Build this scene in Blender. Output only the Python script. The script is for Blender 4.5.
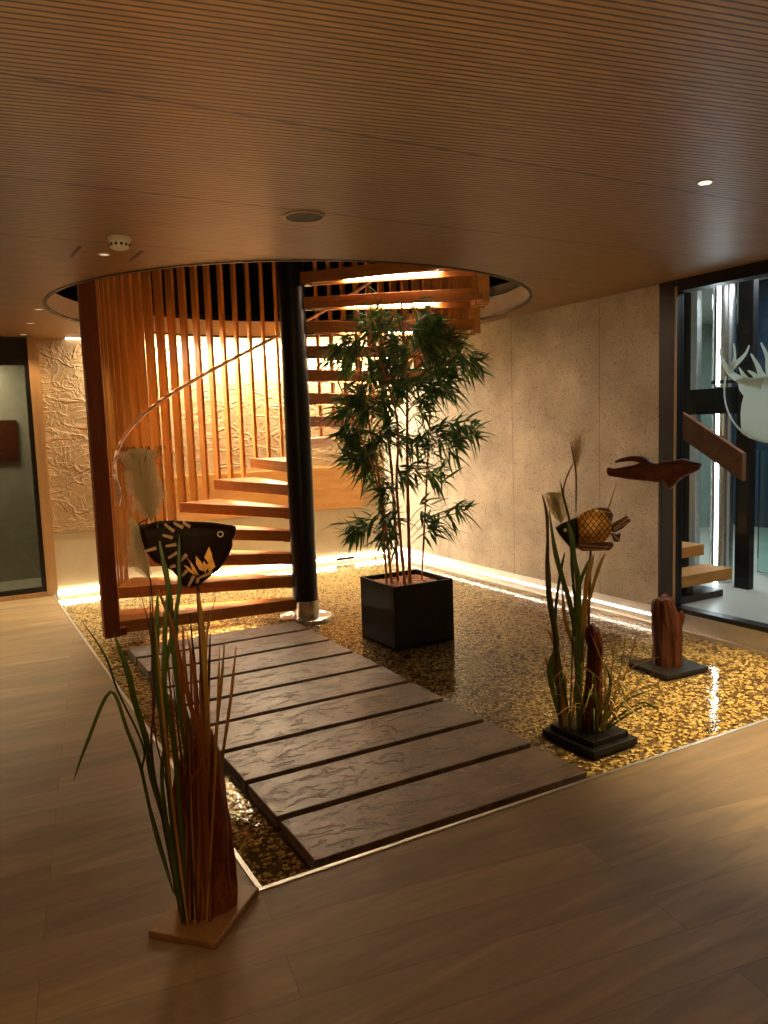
import bpy, bmesh, math, random
from mathutils import Vector, Matrix, noise
from mathutils.geometry import tessellate_polygon
random.seed(7)
for o in list(bpy.data.objects): bpy.data.objects.remove(o)
S = bpy.context.scene
COL = S.collection
rad = math.radians

# ---------------------------------------------------------------- camera
cd = bpy.data.cameras.new('camera'); cam = bpy.data.objects.new('camera', cd); COL.objects.link(cam)
R_ = Vector((0.871075, -0.490001, -0.033578)); U_ = Vector((0.082327, 0.078272, 0.993527)); F_ = Vector((0.484201, 0.868201, -0.108521))
M = Matrix((R_, U_, -F_)).transposed().to_4x4(); M.translation = Vector((-0.8365, -2.4801, 1.6))
cam.matrix_world = M
cd.sensor_fit = 'HORIZONTAL'; cd.sensor_width = 36.0; cd.lens = 776.34 * 36.0 / 768.0; cd.clip_start = 0.02; cd.clip_end = 60
S.camera = cam

# ---------------------------------------------------------------- world, exposure
w = bpy.data.worlds.new('world'); S.world = w; w.use_nodes = True
w.node_tree.nodes['Background'].inputs[0].default_value = (0.35, 0.42, 0.6, 1)
w.node_tree.nodes['Background'].inputs[1].default_value = 0.02
S.view_settings.view_transform = 'Standard'; S.view_settings.look = 'None'
S.view_settings.gamma = 1.0; S.view_settings.use_curve_mapping = False
S.view_settings.exposure = 1.6

ZC = 2.6          # ceiling height
XW = 3.95         # right wall
YW = 6.05         # back wall
ZWAT = -0.038     # water level
CX, CY = 1.79, 3.69   # column of the stair = centre of the ceiling opening
RH = 1.935
HX, HY = 1.81, 3.66     # centre of the round opening

# ---------------------------------------------------------------- lights of the room and added fill lamps
WARM = (1.0, 0.66, 0.32)
def spot(name, loc, energy, size=140, color=WARM, blend=0.8, r=0.04, rot=(0, 0, 0)):
    l = bpy.data.lights.new(name, 'SPOT'); l.energy = energy; l.color = color
    l.spot_size = rad(size); l.spot_blend = blend; l.shadow_soft_size = r
    o = bpy.data.objects.new(name, l); o.location = loc; o.rotation_euler = rot; COL.objects.link(o); return o
def area(name, loc, rot, sx, sy, energy, color=WARM):
    l = bpy.data.lights.new(name, 'AREA'); l.shape = 'RECTANGLE'; l.size = sx; l.size_y = sy
    l.energy = energy; l.color = color
    o = bpy.data.objects.new(name, l); o.location = loc; o.rotation_euler = rot; COL.objects.link(o); return o
DOWN = [(2.096, -0.15), (0.008, 2.1), (-0.123, 4.18), (-0.116, 4.99), (-0.106, 5.80)]
spot('downlight_and_fill_beam', (2.096, -0.15, 2.57), 9, 115, (1, .72, .36))
spot('downlight_and_fill_beam', (3.3, -0.35, 2.57), 290, 80, (1, .72, .34))  # added lamp without a fitting, for the bright floor at right
spot('downlight_and_fill_beam', (-0.123, 4.18, 2.57), 12, 115)
spot('downlight_and_fill_beam', (-0.116, 4.99, 2.57), 14, 115)
spot('downlight_and_fill_beam', (-0.106, 5.75, 2.57), 10, 115)
spot('downlight_and_fill_beam', (-1.5, 4.6, 2.57), 85, 120, (1, .76, .45))  # added without a fitting, brightens the far left floor
spot('downlight_and_fill_beam', (-2.0, 1.5, 2.57), 4, 120)  # weak added fill over the left floor, no fitting
spot('downlight_and_fill_beam', (-0.3, 0.9, 2.57), 6, 110)  # added fill; the ceiling has no lamp here
area('ceiling_fill_behind_viewer', (-1.3, -2.9, 1.2), (rad(180 - 12), 0, 0), 1.2, .6, 31, (1, .66, .27))  # unseen warm panel, added to make the ceiling glow
spot('downlight_and_fill_beam', (-1.15, -1.7, 2.57), 19, 28, (1, .70, .38), rot=(rad(26), 0, rad(-26)))  # added fill from the viewer's side, aimed at the front sculpture
# wall washer in the ceiling slot above the relief wall
area('wall_washer', (2.25, 5.96, 2.585), (rad(8), 0, 0), 3.1, 0.04, 135, (1, .84, .58))
# lobby behind the glass
area('lobby_ceiling_light', (5.6, 1.2, 2.85), (0, 0, 0), 1.6, 1.6, 20, (.92, .97, 1))
area('lobby_ceiling_light', (6.6, 3.4, 2.85), (0, 0, 0), 1.0, 1.0, 26, (.8, .95, 1))

# ---------------------------------------------------------------- helpers
class MB:
    def __init__(s): s.v = []; s.f = []; s.solid = True
    def add(s, vs, fs):
        n = len(s.v); s.v += [tuple(p) for p in vs]; s.f += [tuple(i + n for i in f) for f in fs]; return s
    def box(s, x0, x1, y0, y1, z0, z1, mat=None):
        vs = [Vector((x, y, z)) for z in (z0, z1) for y in (y0, y1) for x in (x0, x1)]
        if mat: vs = [mat @ p for p in vs]
        return s.add(vs, [(0, 2, 3, 1), (4, 5, 7, 6), (0, 1, 5, 4), (2, 6, 7, 3), (0, 4, 6, 2), (1, 3, 7, 5)])
    def prism(s, poly, z0, z1, mat=None):      # poly in xy (ccw), extruded along z
        n = len(poly); vs = [Vector((p[0], p[1], z0)) for p in poly] + [Vector((p[0], p[1], z1)) for p in poly]
        if mat: vs = [mat @ p for p in vs]
        tris = tessellate_polygon([[Vector((p[0], p[1], 0)) for p in poly]])
        fs = [tuple(reversed(t)) for t in tris] + [tuple(i + n for i in t) for t in tris]
        fs += [(i, (i + 1) % n, n + (i + 1) % n, n + i) for i in range(n)]
        return s.add(vs, fs)
    def cyl(s, c, r0, z0, z1, r1=None, n=32, caps=True):
        r1 = r0 if r1 is None else r1
        vs = [(c[0] + r * math.cos(2 * math.pi * i / n), c[1] + r * math.sin(2 * math.pi * i / n), z) for z, r in ((z0, r0), (z1, r1)) for i in range(n)]
        fs = [(i, (i + 1) % n, n + (i + 1) % n, n + i) for i in range(n)]
        if caps: fs += [tuple(range(n - 1, -1, -1)), tuple(range(n, 2 * n))]
        return s.add(vs, fs)
    def lathe(s, c, prof, n=32):
        vs = []; fs = []
        for r, z in prof:
            vs += [(c[0] + r * math.cos(2 * math.pi * i / n), c[1] + r * math.sin(2 * math.pi * i / n), z) for i in range(n)]
        for k in range(len(prof) - 1):
            fs += [(k * n + i, k * n + (i + 1) % n, (k + 1) * n + (i + 1) % n, (k + 1) * n + i) for i in range(n)]
        fs += [tuple(range(n - 1, -1, -1)), tuple(range((len(prof) - 1) * n, len(prof) * n))]
        return s.add(vs, fs)
    def tube(s, pts, rads, n=8, flat=1.0, up=None):
        pts = [Vector(p) for p in pts]; k = len(pts)
        if not hasattr(rads, '__len__'): rads = [rads] * k
        vs = []; fs = []
        for i, p in enumerate(pts):
            t = (pts[min(i + 1, k - 1)] - pts[max(i - 1, 0)])
            if t.length < 1e-9: t = Vector((0, 0, 1))
            t.normalize()
            ref = Vector(up) if up else (Vector((0, 0, 1)) if abs(t.z) < .9 else Vector((1, 0, 0)))
            a = t.cross(ref)
            if a.length < 1e-6: a = t.cross(Vector((0, 1, 0)))
            a.normalize(); b = t.cross(a).normalized()
            for j in range(n):
                th = 2 * math.pi * j / n
                vs.append(p + a * rads[i] * math.cos(th) + b * rads[i] * flat * math.sin(th))
        for i in range(k - 1):
            fs += [(i * n + j, i * n + (j + 1) % n, (i + 1) * n + (j + 1) % n, (i + 1) * n + j) for j in range(n)]
        fs += [tuple(range(n - 1, -1, -1)), tuple(range((k - 1) * n, k * n))]
        return s.add(vs, fs)
    def build(s, name, mat, parent=None, smooth=False, bevel=0, loc=None):
        me = bpy.data.meshes.new(name); me.from_pydata(s.v, [], s.f); me.update()
        if smooth:
            me.polygons.foreach_set('use_smooth', [True] * len(me.polygons))
        bmm = bmesh.new(); bmm.from_mesh(me)
        if len(bmm.faces) and s.solid: bmesh.ops.recalc_face_normals(bmm, faces=bmm.faces)
        bmm.to_mesh(me); bmm.free()
        me.materials.append(mat)
        o = bpy.data.objects.new(name, me); COL.objects.link(o)
        if parent: o.parent = parent
        if loc: o.location = loc
        if smooth:
            try:
                md = o.modifiers.new('split', 'EDGE_SPLIT'); md.split_angle = rad(40)
            except Exception: pass
        if bevel:
            b = o.modifiers.new('bevel', 'BEVEL'); b.width = bevel; b.segments = 2; b.limit_method = 'ANGLE'
        return o
def tag(o, label=None, cat=None, group=None, kind=None):
    if label: o['label'] = label
    if cat: o['category'] = cat
    if group: o['group'] = group
    if kind: o['kind'] = kind
    return o
def thing(name, label, cat, loc=(0, 0, 0), rz=0, group=None):
    o = bpy.data.objects.new(name, None); COL.objects.link(o); o.location = loc; o.rotation_euler = (0, 0, rz)
    o.empty_display_size = .05
    return tag(o, label, cat, group)
def spline(pts, n=6):
    P = [Vector(p) for p in pts]
    if len(P) < 3: return P
    out = []
    for i in range(len(P) - 1):
        p0 = P[max(i - 1, 0)]; p1 = P[i]; p2 = P[i + 1]; p3 = P[min(i + 2, len(P) - 1)]
        for k in range(n):
            t = k / n
            out.append(.5 * ((2 * p1) + (p2 - p0) * t + (2 * p0 - 5 * p1 + 4 * p2 - p3) * t * t + (3 * p1 - p0 - 3 * p2 + p3) * t ** 3))
    out.append(P[-1]); return out

# ---------------------------------------------------------------- materials
class NT:
    def __init__(s, name):
        s.m = bpy.data.materials.new(name); s.m.use_nodes = True; s.t = s.m.node_tree
        s.b = s.t.nodes['Principled BSDF']; s.out = s.t.nodes['Material Output']
    def n(s, typ, **kw):
        nd = s.t.nodes.new(typ)
        for k, v in kw.items():
            if k.startswith('_'): setattr(nd, k[1:], v)
            else:
                key = int(k[1:]) if k[0] == 'i' and k[1:].isdigit() else k.replace('__', ' ')
                if isinstance(v, bpy.types.NodeSocket): s.t.links.new(v, nd.inputs[key])
                else: nd.inputs[key].default_value = v
        return nd
    def link(s, a, b): s.t.links.new(a, b)
    def coord(s, scale=(1, 1, 1), rot=(0, 0, 0), world=False):
        if world:
            src = s.n('ShaderNodeNewGeometry').outputs['Position']
        else: src = s.n('ShaderNodeTexCoord').outputs['Object']
        mp = s.n('ShaderNodeMapping', Vector=src); mp.inputs['Scale'].default_value = scale; mp.inputs['Rotation'].default_value = rot
        return mp.outputs[0]
    def noise(s, vec, scale, detail=4, rough=.55, dist=0):
        return s.n('ShaderNodeTexNoise', Vector=vec, Scale=scale, Detail=detail, Roughness=rough, Distortion=dist).outputs['Fac']
    def ramp(s, fac, stops):
        r = s.n('ShaderNodeValToRGB', Fac=fac); e = r.color_ramp.elements
        while len(e) < len(stops): e.new(.5)
        for i, (p, c) in enumerate(stops): e[i].position = p; e[i].color = (*c, 1) if len(c) == 3 else c
        return r.outputs[0]
    def math(s, op, a, b=0.0, c=None):
        nd = s.n('ShaderNodeMath', _operation=op)
        for i, v in enumerate((a, b) if c is None else (a, b, c)):
            if isinstance(v, bpy.types.NodeSocket): s.t.links.new(v, nd.inputs[i])
            else: nd.inputs[i].default_value = v
        return nd.outputs[0]
    def mix(s, fac, a, b, mode='MIX'):
        nd = s.n('ShaderNodeMix', _data_type='RGBA', _blend_type=mode)
        for i, v in ((0, fac), (6, a), (7, b)):
            if isinstance(v, bpy.types.NodeSocket): s.t.links.new(v, nd.inputs[i])
            else: nd.inputs[i].default_value = v if i == 0 else ((*v, 1) if len(v) == 3 else v)
        return nd.outputs[2]
    def bump(s, h, strength=.3, dist=.01):
        b = s.n('ShaderNodeBump', Height=h); b.inputs['Strength'].default_value = strength; b.inputs['Distance'].default_value = dist
        s.link(b.outputs[0], s.b.inputs['Normal']); return b
    def set(s, color=None, rough=None, metal=None, **kw):
        for key, v in (('Base Color', color), ('Roughness', rough), ('Metallic', metal)):
            if v is None: continue
            if isinstance(v, bpy.types.NodeSocket): s.link(v, s.b.inputs[key])
            else: s.b.inputs[key].default_value = (*v, 1) if key == 'Base Color' and len(v) == 3 else v
        for k, v in kw.items(): s.b.inputs[k.replace('__', ' ')].default_value = v
        return s.m
def plain(name, color, rough=.5, metal=0, var=.12, scale=12, bump=0, spec=.5):
    t = NT(name); t.b.inputs['Specular IOR Level'].default_value = spec; c = t.coord(); f = t.noise(c, scale, 5)
    lo = tuple(x * (1 - var) for x in color); hi = tuple(min(1, x * (1 + var)) for x in color)
    t.set(t.ramp(f, [(.3, lo), (.7, hi)]), rough, metal)
    if bump: t.bump(f, bump, .005)
    return t.m
def wood(name, c1, c2, scale=(2, 40, 40), rough=.45, bump=.15, world=False):
    t = NT(name); t.b.inputs['Specular IOR Level'].default_value = .22 if 'drift' in name or 'log' in name or 'red' in name else .5; c = t.coord(scale, world=world); f = t.noise(c, 1.5, 6, .6, .6)
    g = t.noise(t.coord(tuple(x * 5 for x in scale), world=world), 2, 3)
    ff = t.math('ADD', t.math('MULTIPLY', f, .75), t.math('MULTIPLY', g, .25))
    t.set(t.ramp(ff, [(.32, c1), (.68, c2)]), rough); t.bump(ff, bump, .004); return t.m
def emit(name, color, strength):
    t = NT(name); t.set((0, 0, 0), .5); t.b.inputs['Emission Color'].default_value = (*color, 1); t.b.inputs['Emission Strength'].default_value = strength
    return t.m

# oak plank floor
def floor_mat():
    t = NT('oak_floor'); rz = rad(8.8)
    c = t.coord((1, 1, 1), (0, 0, rz), world=True)
    br = t.n('ShaderNodeTexBrick', Vector=c, Scale=1.0); br.offset = .37; br.squash = 1
    br.inputs['Color1'].default_value = (.0, .0, .0, 1); br.inputs['Color2'].default_value = (1, 1, 1, 1)
    br.inputs['Mortar'].default_value = (.5, .5, .5, 1)
    br.inputs['Mortar Size'].default_value = .0016; br.inputs['Mortar Smooth'].default_value = .3; br.inputs['Brick Width'].default_value = 1.9; br.inputs['Row Height'].default_value = .19
    br.inputs['Bias'].default_value = 0
    shade = br.outputs['Color']
    cg = t.coord((.9, 7, 7), (0, 0, rz), world=True)
    off = t.n('ShaderNodeVectorMath', _operation='ADD'); t.link(cg, off.inputs[0]); t.link(shade, off.inputs[1])
    g = t.noise(off.outputs[0], 1.3, 6, .55, 1.6)
    fine = t.noise(t.coord((6, 120, 6), (0, 0, rz), world=True), 2, 3)
    base = t.ramp(g, [(.25, (.15, .098, .044)), (.55, (.24, .162, .076)), (.8, (.33, .23, .115))])
    var = t.mix(.28, base, t.mix(1.0, base, shade, 'MULTIPLY'))
    var = t.mix(t.math('MULTIPLY', fine, .25), var, (.09, .055, .03))
    col = t.mix(t.math('MULTIPLY', br.outputs['Fac'], .6), var, (.05, .032, .02))
    t.set(col, t.math('MULTIPLY_ADD', fine, .12, .46))
    h = t.math('SUBTRACT', t.math('MULTIPLY', g, .25), br.outputs['Fac'])
    t.bump(h, .25, .003); return t.m
# grooved oak ceiling
def ceiling_mat():
    t = NT('grooved_oak_ceiling'); rz = rad(10.3)
    c = t.coord((1, 1, 1), (0, 0, rz), world=True)
    y = t.n('ShaderNodeSeparateXYZ', Vector=c).outputs[1]
    fr = t.math('FRACT', t.math('DIVIDE', y, .0265))
    groove = t.math('LESS_THAN', fr, .30)
    cw = t.coord((1, 1, 1), world=True)
    sp = t.n('ShaderNodeSeparateXYZ', Vector=cw)
    # panel joints: along x every 0.93 m and across every 2.4 m
    jy = t.math('LESS_THAN', t.math('FRACT', t.math('DIVIDE', t.math('ADD', sp.outputs[1], 9.33), .93)), .014)
    jy = t.math('MULTIPLY', jy, t.math('GREATER_THAN', sp.outputs[1], -.5))
    jx = t.math('LESS_THAN', t.math('FRACT', t.math('DIVIDE', t.math('ADD', sp.outputs[0], 9.35), 2.4)), .0016)
    j = t.math('MAXIMUM', jy, jx)
    g = t.noise(t.coord((1.5, 26, 1), (0, 0, rz), world=True), 2, 6, .6, .5)
    base = t.ramp(g, [(.3, (.22, .115, .036)), (.7, (.40, .225, .078))])
    m = t.math('MAXIMUM', t.math('MULTIPLY', groove, .97), t.math('MULTIPLY', jy, .8))
    t.set(t.mix(m, base, (.022, .011, .006)), .42)
    t.bump(t.math('SUBTRACT', 1.0, m), .35, .004); return t.m
# concrete with pores
def concrete_mat():
    t = NT('porous_concrete'); c = t.coord(world=True)
    v = t.n('ShaderNodeTexVoronoi', Vector=c, Scale=38.0).outputs['Distance']
    big = t.noise(c, 2.2, 6, .6); f = t.noise(c, 90, 4)
    rnd = t.noise(c, 14, 2)
    pore = t.math('MULTIPLY', t.math('LESS_THAN', v, .24), t.math('GREATER_THAN', rnd, .50))
    base = t.ramp(t.math('ADD', t.math('MULTIPLY', big, .6), t.math('MULTIPLY', f, .4)), [(.34, (.22, .19, .145)), (.64, (.44, .39, .31))])
    sp = t.n('ShaderNodeSeparateXYZ', Vector=c)
    j = t.math('LESS_THAN', t.math('FRACT', t.math('DIVIDE', t.math('ADD', sp.outputs[1], 9.18), 1.152)), .006)
    m = t.math('MAXIMUM', t.math('MULTIPLY', pore, .7), t.math('MULTIPLY', j, .75))
    t.set(t.mix(m, base, (.09, .07, .05)), .85)
    t.bump(t.math('SUBTRACT', t.math('MULTIPLY', f, .5), m), .5, .006); return t.m
# relief plaster
def relief_mat():
    t = NT('clay_relief_plaster'); c = t.coord((1, 1, 2.6), world=True)
    def ridges(sc, scale, dist, wd):
        n_ = t.noise(t.coord(sc, world=True), scale, 3, .5, dist)
        d_ = t.math('ABSOLUTE', t.math('SUBTRACT', t.math('FRACT', t.math('MULTIPLY', n_, 5.0)), .5))
        return t.math('SUBTRACT', 1.0, t.math('MINIMUM', t.math('DIVIDE', d_, wd), 1.0))
    r1 = ridges((1, 1, 2.2), 1.9, .7, .16); r2 = ridges((1.3, 1, 1), 4.2, 1.2, .2)
    f = t.noise(t.coord(world=True), 34, 5)
    h = t.math('ADD', t.math('ADD', t.math('MULTIPLY', r1, .55), t.math('MULTIPLY', r2, .35)), t.math('MULTIPLY', f, .4))
    t.set(t.ramp(t.noise(t.coord(world=True), 3, 5), [(.3, (.27, .18, .085)), (.7, (.38, .27, .14))]), .8)
    t.bump(h, .55, .012); return t.m
def slate_mat():
    t = NT('slate_slab'); c = t.coord((1, 1, 1), world=True)
    a = t.noise(t.coord((1.2, 2.6, 1), world=True), 6.5, 9, .62, .6); f = t.noise(c, 45, 5, .6)
    pit = t.ramp(a, [(.40, (0, 0, 0)), (.47, (1, 1, 1))])
    col = t.ramp(t.noise(c, 6, 6, .6), [(.3, (.095, .060, .042)), (.7, (.21, .15, .115))])
    t.set(t.mix(t.math('MULTIPLY', t.math('SUBTRACT', 1.0, pit), .55), col, (.045, .03, .022)), t.math('MULTIPLY_ADD', f, .25, .27))
    t.bump(t.math('ADD', pit, t.math('MULTIPLY', f, .35)), .6, .006); return t.m
def pebble_mat():
    t = NT('river_pebbles'); c = t.coord(world=True)
    col = t.ramp(t.noise(c, 55, 2, .5), [(.32, (.10, .055, .02)), (.45, (.40, .27, .10)), (.56, (.66, .50, .20)), (.70, (.85, .72, .40))])
    t.set(col, .5); return t.m
def thin_glass(name, tint=(1, 1, 1), refl=1.0, rough=.0, ior=1.45):
    t = NT(name); t.t.nodes.remove(t.b)
    tr = t.n('ShaderNodeBsdfTransparent', Color=(*tint, 1)); gl = t.n('ShaderNodeBsdfGlossy', Roughness=rough)
    fr = t.n('ShaderNodeFresnel', IOR=ior); mx = t.n('ShaderNodeMixShader')
    t.link(t.math('MULTIPLY', fr.outputs[0], refl), mx.inputs[0]); t.link(tr.outputs[0], mx.inputs[1]); t.link(gl.outputs[0], mx.inputs[2]); t.link(mx.outputs[0], t.out.inputs[0])
    return t, fr, gl
def water_mat():
    t, fr, gl = thin_glass('shallow_water', (.96, .94, .86), 1.1, .015, 1.33)
    f = t.noise(t.coord(world=True), 9, 3, .5)
    f2 = t.noise(t.coord(world=True), 45, 2, .5)
    b = t.n('ShaderNodeBump', Height=t.math('ADD', f, t.math('MULTIPLY', f2, .18))); b.inputs['Strength'].default_value = .12; b.inputs['Distance'].default_value = .02
    t.link(b.outputs[0], fr.inputs['Normal']); t.link(b.outputs[0], gl.inputs['Normal']); return t.m
def scale_mat():
    t = NT('gold_scale_paint'); c = t.coord((1, 1, 1), (0, 0, 0))
    sp = t.n('ShaderNodeSeparateXYZ', Vector=c)
    u, z = sp.outputs[0], sp.outputs[2]
    a = t.math('PINGPONG', t.math('ADD', t.math('MULTIPLY', u, 1.35), z), .018); b = t.math('PINGPONG', t.math('SUBTRACT', t.math('MULTIPLY', u, 1.35), z), .018)
    line = t.math('LESS_THAN', t.math('MINIMUM', a, b), .0032)
    n = t.noise(c, 30, 3)
    g = t.ramp(n, [(.35, (.42, .17, .03)), (.65, (.85, .50, .10))])
    t.set(t.mix(line, g, (.025, .012, .006)), .35, .35); return t.m

M_floor = floor_mat(); M_ceil = ceiling_mat(); M_conc = concrete_mat(); M_relief = relief_mat(); M_slate = slate_mat(); M_peb = pebble_mat(); M_water = water_mat(); M_scale = scale_mat()
M_glass = thin_glass('window_glass', (.93, .97, .97), .45)[0].m
M_glass_dark = thin_glass('smoked_glass', (.55, .55, .50), .6)[0].m
M_smooth = plain('smooth_render', (.38, .33, .22), .7, var=.08, scale=4, bump=.1)
M_white = plain('white_plaster', (.62, .52, .46), .8, var=.05)
M_room = plain('warm_wall_paint', (.32, .22, .13), .8, var=.06, scale=3)
M_black = plain('black_metal', (.014, .013, .013), .38, .6, var=.2)
M_blackmat = plain('black_lacquer', (.010, .009, .008), .5, var=.2, spec=.25)
M_steel = plain('brushed_steel', (.55, .53, .50), .25, 1, var=.08, scale=30)
M_alu = plain('aluminium', (.62, .60, .57), .35, .9, var=.06, scale=20)
M_darktrim = plain('dark_brown_trim', (.045, .022, .013), .5, var=.15)
M_stairwood = wood('larch_stair_wood', (.30, .100, .020), (.47, .185, .042), (3, 3, 3), .45)
M_slat = wood('larch_slat_wood', (.42, .175, .036), (.64, .33, .085), (14, 14, 1.2), .5)
M_post = wood('red_brown_post_wood', (.15, .036, .010), (.24, .062, .018), (12, 12, 1), .45)
M_drift = wood('red_driftwood', (.022, .005, .002), (.17, .042, .012), (22, 22, 1.6), .38, 1.0)
M_driftred = wood('mottled_red_wood', (.05, .012, .004), (.32, .095, .03), (10, 10, 5), .45, 1.0)
M_driftdark = wood('dark_driftwood', (.035, .009, .004), (.13, .032, .010), (4, 14, 14), .5, .5)
M_drift3 = wood('weathered_brown_log', (.014, .004, .002), (.09, .024, .008), (26, 26, 1.6), .6, 1.0)
M_board = wood('pine_board', (.19, .09, .026), (.30, .155, .05), (10, 3, 3), .4)
M_oakframe = wood('oak_door_frame', (.26, .15, .06), (.38, .23, .10), (18, 18, 1.2), .5)
M_oaktread = wood('light_oak_tread', (.38, .14, .018), (.55, .23, .045), (3, 3, 12), .8)
M_tube = emit('led_tube', (1.0, .74, .48), 34)
M_strip = emit('led_strip', (1.0, .88, .70), 2.4)
M_strip2 = emit('bright_led_strip', (1.0, .84, .60), 22)
M_lampdim = emit('dim_lamp_disc', (1, .8, .5), .22)
M_lamp = emit('lamp_disc', (1, .85, .6), 6)
M_coolled = emit('cool_led', (.85, .95, 1.0), 9)

# ================================================================ STRUCTURE
def struct(name, mb, m, **kw): return tag(mb.build(name, m, **kw), kind='structure')
# floor: around the pool
X0, X1, Y0 = -4.2, XW, -5.2
fl = MB()
for a in ((X0, 0, Y0, YW), (0, X1, Y0, 0)): fl.box(a[0], a[1], a[2], a[3], -.30, 0)
fl.box(X0, 0, YW, YW + .02, -.30, 0)
struct('floor', fl, M_floor)
struct('pool_floor', MB().box(0, XW + .12, 0, YW, -.30, -.062), plain('pool_bed', (.10, .06, .025), .8))
# ceiling with the round opening
n = 128
ring = [(HX + RH * math.cos(2 * math.pi * i / n), HY + RH * math.sin(2 * math.pi * i / n)) for i in range(n)]
outer = [(X0, Y0), (X1 + .1, Y0), (X1 + .1, YW + .1), (X0, YW + .1)]
def square_pt(a):
    dx, dy = math.cos(a), math.sin(a); t = 99
    if dx > 1e-9: t = min(t, (X1 + .1 - HX) / dx)
    if dx < -1e-9: t = min(t, (X0 - HX) / dx)
    if dy > 1e-9: t = min(t, (YW + .1 - HY) / dy)
    if dy < -1e-9: t = min(t, (Y0 - HY) / dy)
    return (HX + dx * t, HY + dy * t)
angs = sorted([2 * math.pi * i / n for i in range(n)] + [math.atan2(y - HY, x - HX) % (2 * math.pi) for x, y in outer])
cm = MB(); k = len(angs)
vs = []
for z in (ZC, ZC + .17):
    vs += [(HX + RH * math.cos(a), HY + RH * math.sin(a), z) for a in angs] + [(*square_pt(a), z) for a in angs]
fs = []
for i in range(k):
    j = (i + 1) % k
    fs += [(i, j, k + j, k + i), (2 * k + i, 3 * k + i, 3 * k + j, 2 * k + j)]
cm.add(vs, fs); struct('ceiling', cm, M_ceil)
lip = MB(); lip.lathe((HX, HY), [(RH, ZC), (RH, ZC + .17)], 128); lip.f = lip.f[:-2]
o = struct('trim_1', lip, M_white, smooth=True)
band = MB(); band.lathe((HX, HY), [(RH + .012, ZC - .006), (RH - .012, ZC - .006), (RH - .012, ZC + .014), (RH + .012, ZC + .014), (RH + .012, ZC - .006)], 128); band.f = band.f[:-2]
struct('trim_2', band, M_darktrim)
# walls
struct('wall_right', MB().box(XW, XW + .07, 1.695, YW + .25, .12, ZC), M_conc)
struct('wall_near_right', MB().box(XW, XW + .25, Y0, 0.0, 0, ZC), M_conc)
struct('wall_back', MB().box(0.04, XW, YW, YW + .25, .63, ZC), M_relief)
struct('wall_back_base', MB().box(0.04, XW + .12, YW + .004, YW + .25, -.06, .626), M_smooth)
struct('wall_far_left', MB().box(X0, -1.45, YW, YW + .25, 0, ZC), M_relief)
struct('wall_left', MB().box(X0 - .2, X0, Y0, YW + .25, -.3, ZC), M_room)
struct('wall_behind', MB().box(X0, X1 + .2, Y0 - .2, Y0, -.3, ZC), M_room)
struct('trim_3', MB().box(1.15, 3.62, YW - .025, YW, .632, 1.14), wood('amber_wood_panel', (.36, .17, .04), (.52, .28, .085), (2, 8, 8), .45))
# floating foot of the right wall: aluminium channel
ch = MB(); ch.box(4.0, 4.12, 0, YW, -.06, .12).box(3.955, 4.0, 0, YW, .095, .12)
ch.box(3.975, 4.0, 0, YW, -.06, -.03)
struct('trim_4', ch, M_alu)
struct('trim_5', MB().box(3.985, 3.999, 1.60, YW - .05, .024, .036), M_strip)
struct('trim_6', MB().box(.03, 3.95, YW - .012, YW, .0, .030), M_strip2)
struct('trim_7', MB().box(.3, 3.9, YW - .05, YW - .012, ZC - .012, ZC - .001), M_strip)
# metal rim of the pool
rim = MB(); rim.box(-.012, .0, -.012, YW, -.28, .004).box(0, .03, 0, YW, -.075, -.055)
rim.box(0, XW, -.012, 0, -.28, .004)
rim.box(-.0, .006, 0, YW, -.06, .004).box(0, XW, 0, .006, -.06, .004)
struct('trim_8', rim, M_alu)

# door on the left of the back wall
dx0, dx1 = -1.45, .04
df = MB(); df.box(-.06, dx1, YW - .03, YW + .2, 0, ZC).box(dx0, dx0 + .1, YW - .03, YW + .2, 0, ZC).box(dx0 + .1, -.06, YW - .02, YW + .2, 0, .045)
dr = struct('door_1', df, M_oakframe)
MB().box(dx0 + .1, -.06, YW + .0, YW + .06, 2.33, ZC).box(-.10, -.06, YW, YW + .06, .045, 2.33).box(dx0 + .1, dx0 + .14, YW, YW + .06, .045, 2.33).box(dx0 + .14, -.10, YW, YW + .06, .045, .09).build('door_leaf_frame', M_black, dr)
MB().box(dx0 + .14, -.10, YW + .02, YW + .035, .09, 2.33).build('door_glass', M_glass_dark, dr)
struct('wall_passage', MB().box(-2.0, .6, YW + 1.2, YW + 1.3, 0, ZC).box(-2.0, -1.9, YW + .25, YW + 1.2, 0, ZC).box(.5, .6, YW + .25, YW + 1.2, 0, ZC).box(-2, .6, YW + .02, YW + 1.3, -.1, 0).box(-2, .6, YW + .25, YW + 1.3, ZC, ZC + .1), plain('passage_plaster', (.36, .33, .26), .8))
area('passage_light', (-.75, YW + .8, 2.5), (0, 0, 0), .8, .5, 18, (1, .90, .66))

# window between pool and lobby
wf = MB(); wf.box(XW - .03, XW + .05, 1.535, 1.695, .10, ZC).box(XW - .02, XW + .08, 0, 1.535, .12, .155).box(XW - .03, XW + .10, 0, 1.535, ZC - .085, ZC).box(XW - .02, XW + .08, 0, .05, .155, ZC - .085)
win = struct('window_1', wf, M_black)
MB().box(XW - .045, XW - .03, 1.527, 1.539, .12, ZC - .05).build('window_edge_bead', M_oakframe, win)
MB().box(XW + .02, XW + .03, .05, 1.535, .155, ZC - .085).build('window_pane', M_glass, win)

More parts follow.
